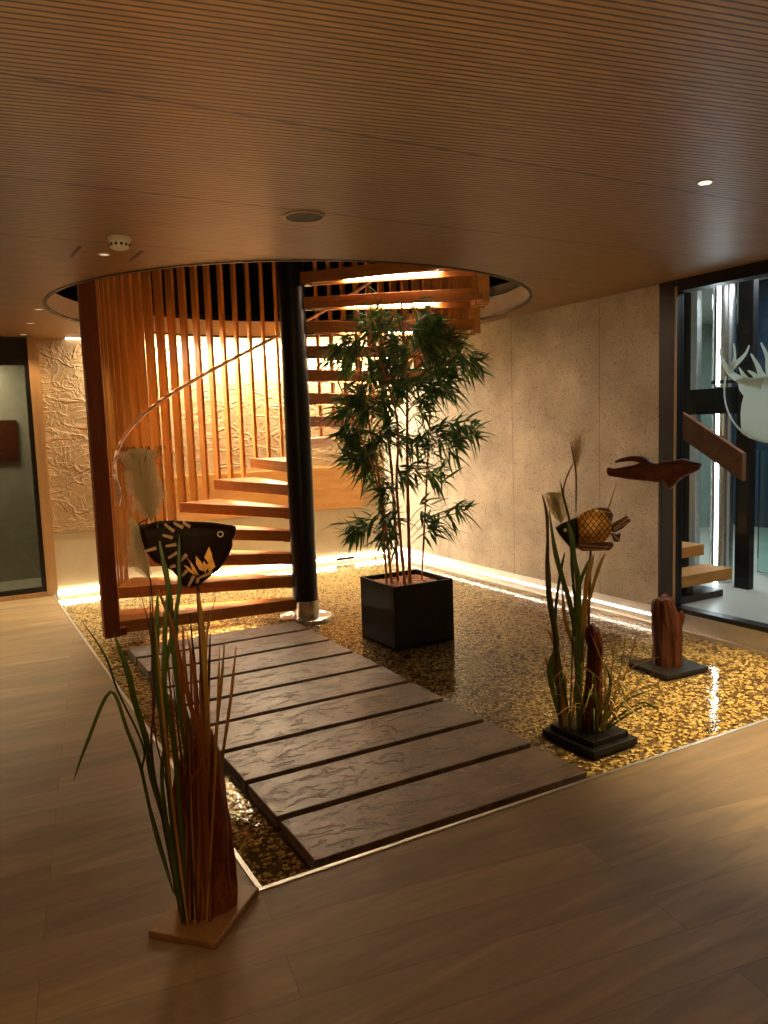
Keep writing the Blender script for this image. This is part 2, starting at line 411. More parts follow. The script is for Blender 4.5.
# upper storey seen through the opening
M_updark = plain('dark_upper_wall', (.035, .034, .04), .6, var=.3, scale=2)
up = MB(); up.box(-3, 6.5, 7.4, 7.5, 2.92, 5.4).box(-3, -2.9, 0, 7.5, 2.92, 5.4).box(6.4, 6.5, 0, 7.5, 2.92, 5.4).box(-3, 6.5, -.1, 0, 2.92, 5.4)
struct('wall_upper', up, M_updark)
struct('ceiling_upper', MB().box(-3, 6.5, -.1, 7.5, 5.4, 5.5), M_updark)
for i, x in enumerate((-1.6, .1, 1.8, 3.5)):
    g = struct('window_%d' % (i + 2), MB().box(x, x + 1.5, 7.36, 7.4, 3.1, 4.9), plain('night_glass', (.02, .025, .04), .12, var=.1))
    MB().box(x - .05, x, 7.33, 7.4, 3.05, 4.95).box(x + 1.5, x + 1.55, 7.33, 7.4, 3.05, 4.95).box(x, x + 1.5, 7.33, 7.4, 3.9, 3.98).build('window_frame', plain('grey_frame', (.10, .10, .12), .5), g)

# ================================================================ GRAVEL AND WATER
import numpy as np
rng = np.random.default_rng(3)
def pebbles(n, xr, yr, size, z0, keep=None):
    ico = np.array([(1, 0, 0), (-1, 0, 0), (0, 1, 0), (0, -1, 0), (0, 0, 1), (0, 0, -1)] + [(a, b, c) for a in (-.62, .62) for b in (-.62, .62) for c in (-.62, .62)], float)
    P = ico
    idx = {(-1, -1, -1): 6, (-1, -1, 1): 7, (-1, 1, -1): 8, (-1, 1, 1): 9, (1, -1, -1): 10, (1, -1, 1): 11, (1, 1, -1): 12, (1, 1, 1): 13}
    F = []
    for ax, sgn, vi in ((0, 1, 0), (0, -1, 1), (1, 1, 2), (1, -1, 3), (2, 1, 4)):
        o = [a for a in range(3) if a != ax]; cs = []
        for s1, s2 in ((-1, -1), (1, -1), (1, 1), (-1, 1)):
            kk = [0, 0, 0]; kk[ax] = sgn; kk[o[0]] = s1; kk[o[1]] = s2; cs.append(idx[tuple(kk)])
        for a in range(4): F.append((vi, cs[a], cs[(a + 1) % 4]))
    F = np.array(F)
    pos = np.c_[rng.uniform(*xr, n), rng.uniform(*yr, n), np.full(n, z0)]
    if keep is not None: pos = pos[keep(pos)]
    n = len(pos)
    sc = np.c_[rng.uniform(.7, 1.35, n), rng.uniform(.5, .9, n), rng.uniform(.32, .55, n)] * size * rng.uniform(.7, 1.25, (n, 1))
    th = rng.uniform(0, 2 * np.pi, n)
    V = P[None] * sc[:, None, :]
    c, s = np.cos(th)[:, None], np.sin(th)[:, None]
    X = V[..., 0] * c - V[..., 1] * s; Y = V[..., 0] * s + V[..., 1] * c
    V = np.stack([X + pos[:, 0:1], Y + pos[:, 1:2], V[..., 2] + pos[:, 2:3]], -1).reshape(-1, 3)
    FF = (F[None] + (np.arange(n) * len(P))[:, None, None]).reshape(-1, 3)
    return V, FF
def np_mesh(name, V, F, m, parent=None):
    me = bpy.data.meshes.new(name); me.vertices.add(len(V)); me.vertices.foreach_set('co', V.astype('f').ravel())
    me.loops.add(len(F) * 3); me.loops.foreach_set('vertex_index', F.astype('i').ravel())
    me.polygons.add(len(F)); me.polygons.foreach_set('loop_start', (np.arange(len(F)) * 3).astype('i'))
    try: me.polygons.foreach_set('loop_total', np.full(len(F), 3, 'i'))
    except Exception: pass
    me.update(calc_edges=True); me.validate(); me.materials.append(m)
    me.polygons.foreach_set('use_smooth', [True] * len(me.polygons))
    o = bpy.data.objects.new(name, me); COL.objects.link(o)
    if parent: o.parent = parent
    return o
def clear_of(p):
    x, y = p[:, 0], p[:, 1]
    return ~((np.hypot(x - CX, y - CY) < .235) | ((abs(x - 2.21) < .28) & (abs(y - 2.67) < .28)) | ((abs(x - 1.95) < .185) & (abs(y - .41) < .2)) | ((abs(x - 3.2) < .2) & (abs(y - .98) < .19)) | ((x > .22) & (x < 1.6) & (y > .04) & (y < 3.48)))
V, F = pebbles(46000, (.04, 3.97), (.03, 6.0), .0155, -.060, clear_of)
tag(np_mesh('pool_gravel', V, F, M_peb), 'layer of small golden-brown pebbles covering the floor of the shallow indoor pool', 'gravel', kind='stuff')
wm = MB(); wm.add([(0.006, 0.006, ZWAT), (3.99, 0.006, ZWAT), (3.99, YW, ZWAT), (0.006, YW, ZWAT)], [(0, 1, 2, 3)])
tag(wm.build('pool_water', M_water), 'shallow clear water over the pebbles of the indoor pool', 'water', kind='stuff')

# ================================================================ STEPPING SLABS
pos_words = ['nearest slab of the dark slate path, right behind the metal pool rim', 'second dark slate slab from the pool rim, behind the nearest one',
    'third dark slate slab counted from the front rim of the pool', 'fourth dark slate slab from the front rim, beside the clear water left of the bamboo planter',
    'middle, fifth dark slate slab of the nine in the path', 'sixth dark slate slab from the front, behind the middle one of the path',
    'seventh dark slate slab from the front, left of the black bamboo planter', 'eighth dark slate slab from the front, second last before the black stair column',
    'farthest dark slate slab of the path, touching the foot of the black stair column']
for i in range(9):
    y0 = .045 + .392 * i; y1 = y0 + .348
    s = MB(); nx = 24; ny = 7; x0, x1 = .23, 1.585
    if i == 8: y1 = y0 + .29
    s.box(x0, x1, y0, y1, -.05, .010)
    o = s.build('stepping_slab', M_slate, bevel=.004)
    tag(o, pos_words[i], 'stepping stone', 'slate slabs of the path across the pool')

# ================================================================ SPIRAL STAIRCASE
st = thing('spiral_staircase', 'larch spiral staircase with slat screen around a black column, rising through the round ceiling opening', 'staircase', (CX, CY, -.05))
ZB = -.05
def SZ(z): return z - ZB
def stp(name, mb, m, parent=st, **kw): return mb.build(name, m, parent, **kw)
stp('column', MB().cyl((0, 0), .110, SZ(.13), SZ(4.3), n=48), M_black, smooth=True)
stp('column_sleeve', MB().cyl((0, 0), .118, SZ(-.03), SZ(.13), n=48), M_steel, smooth=True)
stp('base_flange', MB().lathe((0, 0), [(.225, 0.0), (.225, .03), (.215, .036), (.1, .036)], 48), M_steel, smooth=True)
RISE = .196; STEP = 15.2; A0 = 177.0; TZ = .15; TH = .095; RT = 1.56
def pa(r, a): return (r * math.cos(rad(a)), r * math.sin(rad(a)))
NT_ = 16
for k in range(NT_):
    a = A0 - STEP * k; z = TZ + RISE * k
    t = MB(); am = a - STEP / 2
    ux = Vector((math.cos(rad(am)), math.sin(rad(am)), 0)); uy = Vector((-ux.y, ux.x, 0))
    lead = pa(RT, a); trail = pa(RT, a - STEP - 1.6)
    i0 = ux * .10 + uy * .055; i1 = ux * .10 - uy * .055
    mid = pa(RT * 1.0, a - STEP / 2 - .8)
    poly = [tuple(i1[:2]), trail, mid, lead, tuple(i0[:2])]
    t.prism(poly, SZ(z - .045), SZ(z))
    def edge(p, q, w_):
        p = Vector((*p, 0)); q = Vector((*q, 0)); e_ = (q - p).normalized(); n_ = Vector((-e_.y, e_.x, 0))
        if n_.dot(Vector((*mid, 0)) - p) < 0: n_ = -n_
        c4 = [p, q, q + n_ * w_, p + n_ * w_]
        a2 = sum(c4[i_].x * c4[(i_ + 1) % 4].y - c4[(i_ + 1) % 4].x * c4[i_].y for i_ in range(4))
        if a2 < 0: c4.reverse()
        t.prism([(v_.x, v_.y) for v_ in c4], SZ(z - TH), SZ(z - .045))
    edge(tuple(i0[:2]), lead, .028); edge(tuple(i1[:2]), trail, .028); edge(trail, mid, .028); edge(mid, lead, .028)
    tr = t.build('tread', M_stairwood, st, bevel=.004)
    b = MB(); mt = Matrix.Rotation(rad(am), 4, 'Z')
    b.box(.095, .17, -.045, .045, SZ(z - TH - .006), SZ(z - .012), mt)
    b.build('tread_bracket', M_blackmat, tr)
    tx = Vector((math.cos(rad(a - 2.6)), math.sin(rad(a - 2.6)), 0)); p0 = tx * .45; p1 = tx * 1.24; zz = SZ(z - .066)
    off = -uy * 0.0
    tb = MB().tube([(p0.x, p0.y, zz), (p1.x, p1.y, zz)], .011, 10); (tb.build('light_tube', M_tube, tr) if k < 15 else None)
    hb = MB(); hb.box(.40, 1.28, -.020, .020, SZ(z - .056), SZ(z - .0451), Matrix.Rotation(rad(a - 2.6), 4, 'Z')); hb.build('lamp_rail', M_white, tr)
# slats
for k in range(NT_):
    for j in range(3):
        a = A0 - STEP * k - 2.5 - 5.07 * j
        z = TZ + RISE * k - TH
        mt = Matrix.Rotation(rad(a), 4, 'Z')
        sl = MB().box(1.545, 1.645, -.014, .014, SZ(z - .012), SZ(4.1), mt)
        sl.build('slat', M_slat, st, bevel=.003)
mt = Matrix.Rotation(rad(182.5), 4, 'Z')
MB().box(1.585, 1.70, -.05, .03, SZ(.075), SZ(4.1), mt).build('end_post', M_post, st, bevel=.003)
MB().box(1.52, 1.62, -.03, .03, SZ(.06), SZ(.12), Matrix.Rotation(rad(179.5), 4, 'Z')).build('post_block', M_post, st)
# handrail
hp = [(*pa(1.50, 174), SZ(1.06)), (*pa(1.50, 178), SZ(1.10)), (*pa(1.50, 180), SZ(1.17))]
for q in range(0, 232, 4):
    a = 179 - q; hp.append((*pa(1.50, a), SZ(.15 + 1.03 + .05 + RISE * (q - 2) / STEP)))
hr = MB().tube(spline(hp, 3), .017, 10).build('handrail', plain('pale_rail', (.75, .58, .46), .35, .2), st, smooth=True)
for k in range(0, NT_ - 1, 2):
    a = A0 - STEP * k - 7.6; z = .15 + 1.03 + .05 + RISE * (A0 - a) / STEP
    MB().tube([(*pa(1.50, a), SZ(z)), (*pa(1.50, a), SZ(z - .05)), (*pa(1.55, a), SZ(z - .05))], .006, 6).build('rail_bracket', M_steel, hr)

# ================================================================ BAMBOO
bx, by = 2.21, 2.67
pl = thing('potted_bamboo', 'tall leafy bamboo with orange-brown canes in a square black planter standing in the pool', 'potted plant', (bx, by, -.05))
h = .475; a = .265; tk = .022
pm = MB()
pm.box(-a, a, -a, -a + tk, 0, h).box(-a, a, a - tk, a, 0, h).box(-a, -a + tk, -a + tk, a - tk, 0, h).box(a - tk, a, -a + tk, a - tk, 0, h).box(-a + tk, a - tk, -a + tk, a - tk, 0, .03)
plb = pm.build('planter_box', plain('charcoal_planter', (.013, .009, .007), .6, var=.25, scale=5, bump=.15, spec=.2), pl, bevel=.003)
MB().box(-a + tk, a - tk, -a + tk, a - tk, .03, h - .045).build('soil', plain('soil', (.08, .045, .025), .9), pl)
V, F = pebbles(900, (-a + .03, a - .03), (-a + .03, a - .03), .017, h - .04)
o = np_mesh('clay_granulate', V, F, plain('reddish_granulate', (.42, .20, .11), .7, var=.4, scale=60), pl); o['kind'] = 'stuff'
Rp = Vector((.8607, -.5091, 0)); Dp = Vector((.5091, .8607, 0)); PX = 129.0
def bp(px, py, v=0.0):     # silhouette point of the plant, on its own upright plane
    x = (px - 408) / PX; z = 2.12 - (py - 372) / 128.0
    p = Rp * x + Dp * v; return Vector((p.x, p.y, z + .055))
canes = [((389, 0), (384, 500), (362, 430), (345, 385), -.10, .009), ((394, 0), (386, 500), (372, 400), (366, 330), -.05, .011),
         ((400, 0), (397, 480), (390, 400), (392, 320), .10, .013), ((412, 0), (413, 480), (415, 400), (412, 318), .0, .014),
         ((424, 0), (437, 430), (441, 380), (446, 335), .06, .008), ((407, 0), (402, 500), (404, 430), (380, 345), -.12, .012)]
M_cane = wood('orange_bamboo_cane', (.30, .085, .022), (.46, .17, .05), (8, 8, 3), .4)
for (b0, p1, p2, p3, v, r) in canes:
    base = bp(b0[0], 372, v * .8); base.z = h - .05
    pts = spline([base, bp(*p1, v), bp(*p2, v * 1.2), bp(*p3, v * 1.4)], 12)
    rr = [r * (1 - .5 * i / len(pts)) * (1.22 if i % 4 == 0 else 1.0) for i in range(len(pts))]
    MB().tube(pts, rr, 8).build('cane', M_cane, pl, smooth=True)
t = NT('bamboo_leaf'); f = t.noise(t.coord(), 9, 2)
lc = t.ramp(f, [(.35, (.030, .080, .022)), (.56, (.075, .175, .045)), (.72, (.28, .38, .09))]); t.set(lc, .36)
tl = t.n('ShaderNodeBsdfTranslucent', Color=lc); mx = t.n('ShaderNodeMixShader', Fac=.3)
t.link(t.b.outputs[0], mx.inputs[1]); t.link(tl.outputs[0], mx.inputs[2]); t.link(mx.outputs[0], t.out.inputs[0])
M_leaf = t.m
lf = MB(); TW = []
def leaf(mb, p, d, L, W, droop, seg=4):
    d = d.normalized(); side = d.cross(Vector((0, 0, 1)))
    if side.length < .05: side = d.cross(Vector((1, 0, 0)))
    side.normalize(); nrm = side.cross(d).normalized()
    side = (side * math.cos(random.uniform(-.9, .9)) + nrm * math.sin(random.uniform(-.9, .9))).normalized()
    prof = [.25, 1, .85, .5, .03]; vs = []
    for i in range(seg + 1):
        s = i / seg
        c = p + d * L * s + Vector((0, 0, -droop * L * s * s))
        wd = W * prof[i]
        vs += [c - side * wd, c + nrm * (-.25 * wd), c + side * wd]
    fs = []
    for i in range(seg):
        a = i * 3; fs += [(a, a + 1, a + 4, a + 3), (a + 1, a + 2, a + 5, a + 4)]
    mb.add(vs, fs)
clusters = [(375, 330), (395, 328), (418, 335), (362, 345), (350, 355), (440, 335, 1), (462, 348, 1), (452, 365, 1), (470, 362, 1), (385, 360), (408, 355), (430, 365), (345, 358, -1),
  (365, 388), (400, 385), (362, 408, -1), (385, 412), (348, 436, -1), (360, 447, -1), (352, 455, -1), (375, 445), (395, 438), (440, 432, 1), (458, 436, 1), (470, 432, 1), (450, 440, 1),
  (400, 468), (438, 474, 1), (418, 468), (358, 520, -1), (350, 523, -1), (370, 512, -1), (385, 520), (390, 530), (445, 515, 1), (460, 508, 1), (425, 515, 1), (428, 528, 1), (395, 505), (380, 535),
  (357, 395, -1), (372, 372), (420, 385), (438, 392, 1), (427, 348), (398, 345), (405, 372), (390, 398), (420, 402), (380, 430), (368, 465), (350, 405, -1), (382, 480), (435, 352, 1), (446, 380, 1), (415, 440), (365, 430), (380, 318), (425, 322)]
for cl in clusters + [(c[0] + random.uniform(-9, 9), c[1] + random.uniform(-9, 9)) for c in clusters[:28] + clusters[40:]] + [(c[0] + random.uniform(-11, 11), c[1] + random.uniform(-12, 12)) for c in clusters[:24] + clusters[40:]] + [(c[0] + random.uniform(-8, 8), c[1] + random.uniform(-10, 10), *c[2:]) for c in clusters]:
    px, py = 412 + (cl[0] - 405) * .93, cl[1] + 13
    hint = cl[2] if len(cl) > 2 else (1 if px > 415 else (-1 if px < 375 else random.choice((-1, 1))))
    v = random.uniform(-.22, .22); c = bp(px, py, v)
    stem = bp(405 + (px - 405) * .35, py + 14, v * .3)
    tw = MB(); TW.append(tw); tw.tube(spline([stem, (stem + c) / 2 + Vector((0, 0, .02)), c], 4), .0028, 5)
    for q in range(random.randint(11, 15)):
        sp_ = random.uniform(-1.55, 1.35)
        base = Rp * hint * math.cos(sp_) + Dp * random.uniform(-.8, .8) * (1 if hint else 1)
        base.z = math.sin(sp_) * .75 - .12
        leaf(lf, c + Vector((random.uniform(-.045, .045), random.uniform(-.045, .045), random.uniform(-.045, .045))), base, random.uniform(.11, .21), random.uniform(.009, .0135), random.uniform(.05, .4))
# the thin shoot above the crown
for d in ((-.7, .5), (.6, .6), (.8, -.5), (.5, -.8)):
    leaf(lf, bp(378, 302), Rp * d[0] + Vector((0, 0, d[1])), .11, .006, .2)
tw = MB(); TW.append(tw); tw.tube(spline([bp(392, 330), bp(386, 312), bp(378, 302)], 4), .002, 5)
lf.build('foliage', M_leaf, pl); M_twig = plain('twig', (.10, .075, .03), .7)
for tw in TW[:95]: tw.build('twig', M_twig, pl)
rest = MB()
for tw in TW[95:]: rest.add(tw.v, tw.f)
if TW[95:]: rest.build('twigs', M_twig, pl)['kind'] = 'stuff'

# ================================================================ SCULPTURES
# traced shapes: (u, z) in metres in each sculpture's own upright plane
F1 = [(-0.137, 1.323), (-0.107, 1.324), (-0.076, 1.331), (-0.032, 1.33), (0.024, 1.323), (0.086, 1.316), (0.131, 1.306), (0.149, 1.303), (0.16, 1.298), (0.158, 1.274), (0.147, 1.257), (0.145, 1.234), (0.125, 1.194), (0.094, 1.16), (0.064, 1.139), (0.034, 1.118), (0.006, 1.111), (-0.017, 1.119), (-0.027, 1.141), (-0.044, 1.171), (-0.074, 1.188), (-0.1, 1.205), (-0.121, 1.236), (-0.134, 1.277)]
F1S = [[(-0.06, 1.324), (-0.033, 1.299)], [(-0.032, 1.325), (-0.005, 1.309)], [(-0.004, 1.324), (0.017, 1.31)], [(-0.126, 1.242), (-0.089, 1.251)], [(-0.061, 1.254), (-0.028, 1.258)], [(-0.055, 1.216), (-0.027, 1.232)], [(-0.029, 1.194), (0.001, 1.224)], [(-0.023, 1.152), (0.001, 1.174)], [(0.0, 1.121), (0.019, 1.154)], [(0.027, 1.13), (0.033, 1.147)], [(0.036, 1.147), (0.077, 1.161)], [(-0.068, 1.29), (-0.038, 1.279)], [(-0.052, 1.187), (-0.035, 1.191)]]
F1D = [[(0.0, 1.215), (0.011, 1.196), (0.016, 1.172), (0.031, 1.159), (0.026, 1.172), (0.019, 1.187)], [(-0.007, 1.189), (0.009, 1.167), (0.025, 1.157), (0.004, 1.182)], [(0.031, 1.213), (0.044, 1.194), (0.052, 1.17), (0.038, 1.174), (0.03, 1.192)], [(0.07, 1.239), (0.077, 1.215), (0.067, 1.195), (0.057, 1.211)], [(0.077, 1.209), (0.084, 1.179), (0.068, 1.165), (0.064, 1.186)], [(0.053, 1.196), (0.063, 1.178), (0.054, 1.164), (0.047, 1.182)]]
P1A = [(-0.184, 1.547), (-0.159, 1.557), (-0.121, 1.564), (-0.073, 1.553), (-0.08, 1.531), (-0.073, 1.474), (-0.053, 1.427), (-0.057, 1.37), (-0.076, 1.331), (-0.12, 1.328), (-0.156, 1.359), (-0.159, 1.478), (-0.161, 1.523)]
F2 = [(-0.162, 1.063), (-0.119, 1.089), (-0.059, 1.114), (-0.02, 1.143), (0.021, 1.157), (0.049, 1.161), (0.077, 1.143), (0.104, 1.106), (0.115, 1.07), (0.111, 1.034), (0.09, 0.998), (0.069, 0.987), (0.021, 0.99), (-0.05, 0.982), (-0.06, 0.953), (-0.089, 0.96), (-0.12, 0.997), (-0.148, 1.033)]
F3 = [(-0.386, 1.279), (-0.373, 1.288), (-0.336, 1.278), (-0.264, 1.291), (-0.211, 1.3), (-0.179, 1.315), (-0.228, 1.324), (-0.309, 1.32), (-0.336, 1.327), (-0.291, 1.348), (-0.228, 1.361), (-0.166, 1.358), (-0.131, 1.345), (-0.113, 1.322), (-0.07, 1.307), (-0.043, 1.321), (0.034, 1.327), (0.086, 1.337), (0.137, 1.322), (0.179, 1.312), (0.2, 1.298), (0.18, 1.262), (0.138, 1.24), (0.095, 1.222), (0.061, 1.195), (0.035, 1.163), (0.01, 1.14), (-0.012, 1.154), (-0.025, 1.186), (-0.069, 1.187), (-0.157, 1.197), (-0.246, 1.207), (-0.318, 1.221), (-0.373, 1.231), (-0.386, 1.251)]
BL1 = [
('g', 9, [(-0.235, 0.999), (-0.2, 0.867), (-0.187, 0.776), (-0.158, 0.633), (-0.146, 0.582), (-0.149, 0.518), (-0.108, 0.307), (-0.098, 0.11)]) ,
('g', 5, [(-0.372, 0.565), (-0.328, 0.673), (-0.247, 0.832), (-0.207, 0.705), (-0.177, 0.586), (-0.164, 0.484), (-0.141, 0.32), (-0.104, 0.142)]) ,
('d', 3, [(-0.319, 1.054), (-0.258, 0.937), (-0.229, 0.822), (-0.166, 0.634), (-0.174, 0.536), (-0.135, 0.311), (-0.107, 0.15)]) ,
('g', 8, [(-0.081, 1.325), (-0.076, 1.25), (-0.064, 1.161), (-0.058, 1.084), (-0.054, 0.834), (-0.026, 0.648), (-0.035, 0.391), (-0.058, 0.004)]) ,
('g', 6, [(-0.017, 1.292), (-0.023, 1.211), (-0.032, 1.094), (-0.087, 0.854), (-0.096, 0.658), (-0.118, 0.477), (-0.078, 0.008)]) ,
('g', 8, [(-0.092, 1.12), (-0.104, 0.985), (-0.113, 0.808), (-0.099, 0.658), (-0.096, 0.4), (-0.079, 0.008)]) ,
('g', 7, [(-0.062, 1.134), (-0.079, 0.983), (-0.09, 0.805), (-0.074, 0.638), (-0.066, 0.322), (-0.058, 0.0)]) ,
('g', 6, [(-0.029, 1.139), (-0.048, 0.939), (-0.052, 0.735), (-0.039, 0.567), (-0.044, 0.466), (-0.049, 0.093)]) ,
('o', 7, [(-0.078, 1.071), (-0.042, 0.898), (-0.037, 0.733), (-0.02, 0.496), (-0.042, 0.392), (-0.058, 0.0)]) ,
('o', 7, [(-0.024, 1.018), (-0.024, 0.814), (0.006, 0.661), (0.008, 0.56), (-0.041, 0.465), (-0.061, 0.001)]) ,
('o', 5, [(-0.014, 0.993), (0.001, 0.852), (-0.001, 0.679), (-0.004, 0.494), (-0.024, 0.463), (-0.015, 0.132), (-0.01, -0.037)]) ,
('o', 6, [(-0.099, 1.145), (-0.052, 0.996), (-0.04, 0.816), (-0.031, 0.565), (-0.075, 0.573), (-0.053, 0.14)]) ,
('y', 8, [(0.028, 1.11), (0.034, 1.012), (0.035, 0.824), (0.032, 0.641), (0.017, 0.508), (0.008, 0.421), (0.013, 0.383), (-0.01, -0.037)]) ,
('y', 5, [(0.104, 0.94), (0.079, 0.76), (0.053, 0.596), (0.039, 0.487), (0.005, 0.235), (0.0, 0.137)]) ,
('y', 5, [(0.138, 0.912), (0.114, 0.756), (0.087, 0.616), (0.059, 0.476), (0.038, 0.341), (-0.001, 0.13)]) ,
('b', 3, [(0.033, 1.126), (0.028, 0.972), (0.013, 0.643), (-0.004, 0.485), (0.001, 0.422), (-0.007, 0.085)]) ,
('b', 3, [(-0.114, 1.146), (-0.119, 0.947), (-0.122, 0.785), (-0.139, 0.581), (-0.1, 0.547), (-0.085, 0.009)]) ,
('b', 2, [(-0.145, 1.141), (-0.121, 0.987), (-0.127, 0.826), (-0.126, 0.662), (-0.101, 0.475), (-0.078, 0.008)]) ,
('y', 3, [(0.081, 1.089), (0.052, 0.994), (0.041, 0.889), (0.036, 0.64), (0.013, 0.383), (-0.003, 0.084)]) ,
('o', 6, [(-0.08, 0.78), (-0.074, 0.638), (-0.074, 0.504), (-0.084, 0.362), (-0.061, 0.005)]) ,
]
BL2 = [
('b', 2, [(-0.059, 1.107), (-0.056, 1.332), (-0.068, 1.411), (-0.078, 1.476)]) ,
('b', 2, [(-0.068, 1.397), (-0.118, 1.26), (-0.091, 1.1)]) ,
('b', 3, [(-0.132, 1.3), (-0.122, 1.238), (-0.091, 1.107), (-0.068, 0.98), (-0.052, 0.716), (-0.044, 0.428), (-0.038, -0.061)]) ,
('g', 8, [(-0.102, 1.107), (-0.081, 1.026), (-0.068, 0.901), (-0.051, 0.811), (-0.048, 0.621), (-0.053, 0.468), (-0.046, 0.118)]) ,
('b', 4, [(-0.223, 1.243), (-0.201, 1.144), (-0.196, 0.952), (-0.202, 0.809), (-0.168, 0.522), (-0.152, 0.23), (-0.139, -0.005)]) ,
('g', 5, [(-0.19, 1.159), (-0.198, 1.1), (-0.203, 0.907), (-0.205, 0.941), (-0.197, 0.78), (-0.167, 0.541), (-0.174, 0.327), (-0.152, 0.211), (-0.139, -0.014)]) ,
('g', 7, [(-0.19, 1.159), (-0.169, 1.136), (-0.163, 0.952), (-0.128, 0.81), (-0.093, 0.687), (-0.067, 0.544), (-0.056, 0.468), (-0.05, 0.1), (-0.047, -0.061)]) ,
('g', 8, [(-0.196, 0.941), (-0.193, 0.713), (-0.159, 0.464), (-0.195, 0.315), (-0.131, -0.013)]) ,
('y', 5, [(-0.129, 0.762), (-0.117, 0.581), (-0.072, 0.429), (-0.059, 0.255), (-0.047, -0.061)]) ,
('y', 6, [(0.03, 0.934), (-0.002, 0.812), (-0.025, 0.622), (-0.04, 0.478), (-0.052, 0.427), (-0.046, 0.1)]) ,
('y', 4, [(0.139, 1.296), (0.098, 1.164)]) ,
('y', 5, [(0.083, 0.934), (0.043, 0.831), (-0.003, 0.661), (-0.026, 0.507), (-0.036, 0.34), (-0.047, -0.061)]) ,
('g', 5, [(0.008, 0.915), (-0.033, 0.811), (-0.052, 0.716), (-0.058, 0.545), (-0.048, 0.427)]) ,
('d', 4, [(-0.114, 0.942), (-0.147, 0.771), (-0.168, 0.522), (-0.147, 0.013)]) ,
('d', 4, [(-0.086, 0.942), (-0.074, 0.773), (-0.062, 0.602), (-0.05, 0.118)]) ,
('y', 4, [(-0.214, 0.539), (-0.168, 0.425), (-0.122, -0.013)]) ,
('y', 5, [(-0.22, 0.403), (-0.163, 0.173), (-0.122, -0.013)]) ,
('y', 4, [(-0.12, 0.318), (-0.117, 0.158), (-0.122, -0.013)]) ,
('o', 4, [(-0.043, 0.541), (-0.036, 0.34), (-0.051, -0.071)]) ,
]
GR2 = [
('y', [(0.241, 0.542), (0.193, 0.351), (0.12, 0.137), (0.07, -0.035)]) ,
('y', [(0.177, 0.549), (0.161, 0.393), (0.112, 0.172), (0.066, -0.035)]) ,
('y', [(0.133, 0.508), (0.112, 0.329), (0.087, 0.082)]) ,
('o', [(0.1, 0.546), (0.12, 0.391), (0.087, 0.17), (0.062, -0.045)]) ,
('y', [(0.346, 0.405), (0.265, 0.389), (0.201, 0.334), (0.12, 0.172), (0.07, -0.026)]) ,
('y', [(0.346, 0.349), (0.249, 0.34), (0.169, 0.306), (0.103, 0.127)]) ,
('y', [(0.345, 0.289), (0.265, 0.276), (0.185, 0.211), (0.103, 0.047)]) ,
('g', [(0.313, 0.235), (0.249, 0.223), (0.169, 0.157), (0.103, 0.03), (0.07, -0.053)]) ,
('g', [(0.33, 0.15), (0.25, 0.18), (0.169, 0.175), (0.103, 0.065), (0.062, -0.054)]) ,
('g', [(0.346, 0.133), (0.266, 0.146), (0.153, 0.139), (0.087, 0.011)]) ,
('g', [(0.217, 0.125), (0.144, 0.138), (0.087, 0.064), (0.045, -0.055)]) ,
('g', [(0.079, 0.372), (0.104, 0.285), (0.087, 0.153), (0.045, -0.046)]) ,
('g', [(0.144, 0.059), (0.103, 0.118), (0.062, 0.151), (0.046, 0.132), (0.037, -0.064)]) ,
('g', [(0.112, 0.303), (0.104, 0.206), (0.054, 0.08), (0.041, -0.064)]) ,
('g', [(0.136, 0.208), (0.095, 0.135), (0.062, 0.009), (0.053, -0.063)]) ,
('o', [(-0.239, 0.223), (-0.23, 0.277), (-0.196, 0.306), (-0.154, 0.192), (-0.139, 0.013)]) ,
('o', [(0.006, 0.543), (0.063, 0.484), (0.075, 0.345), (0.071, 0.169), (0.012, -0.057)]) ,
('o', [(-0.061, 0.383), (0.006, 0.36), (0.071, 0.275), (0.087, 0.17)]) ,
('o', [(-0.053, 0.277), (0.005, 0.342), (0.047, 0.326), (0.087, 0.258)]) ,
('o', [(-0.111, 0.319), (-0.078, 0.249), (-0.079, 0.071), (-0.08, -0.046)]) ,
('o', [(-0.002, 0.534), (-0.028, 0.34), (-0.045, 0.162), (0.008, -0.058)]) ,
('g', [(0.169, 0.087), (0.136, 0.032), (0.103, -0.051)]) ,
('y', [(0.201, 0.142), (0.153, 0.244), (0.12, 0.277)]) ,
('g', [(0.087, 0.205), (0.075, 0.081), (0.062, -0.063)]) ,
]
def frame_at(B, Rv):
    R = Vector((Rv[0], Rv[1], 0)); D = Vector((-Rv[1], Rv[0], 0)); return R, D
def uv_mat(R, D):      # local (u, depth, z) -> object space
    return Matrix(((R.x, D.x, 0, 0), (R.y, D.y, 0, 0), (0, 0, 1, 0), (0, 0, 0, 1)))
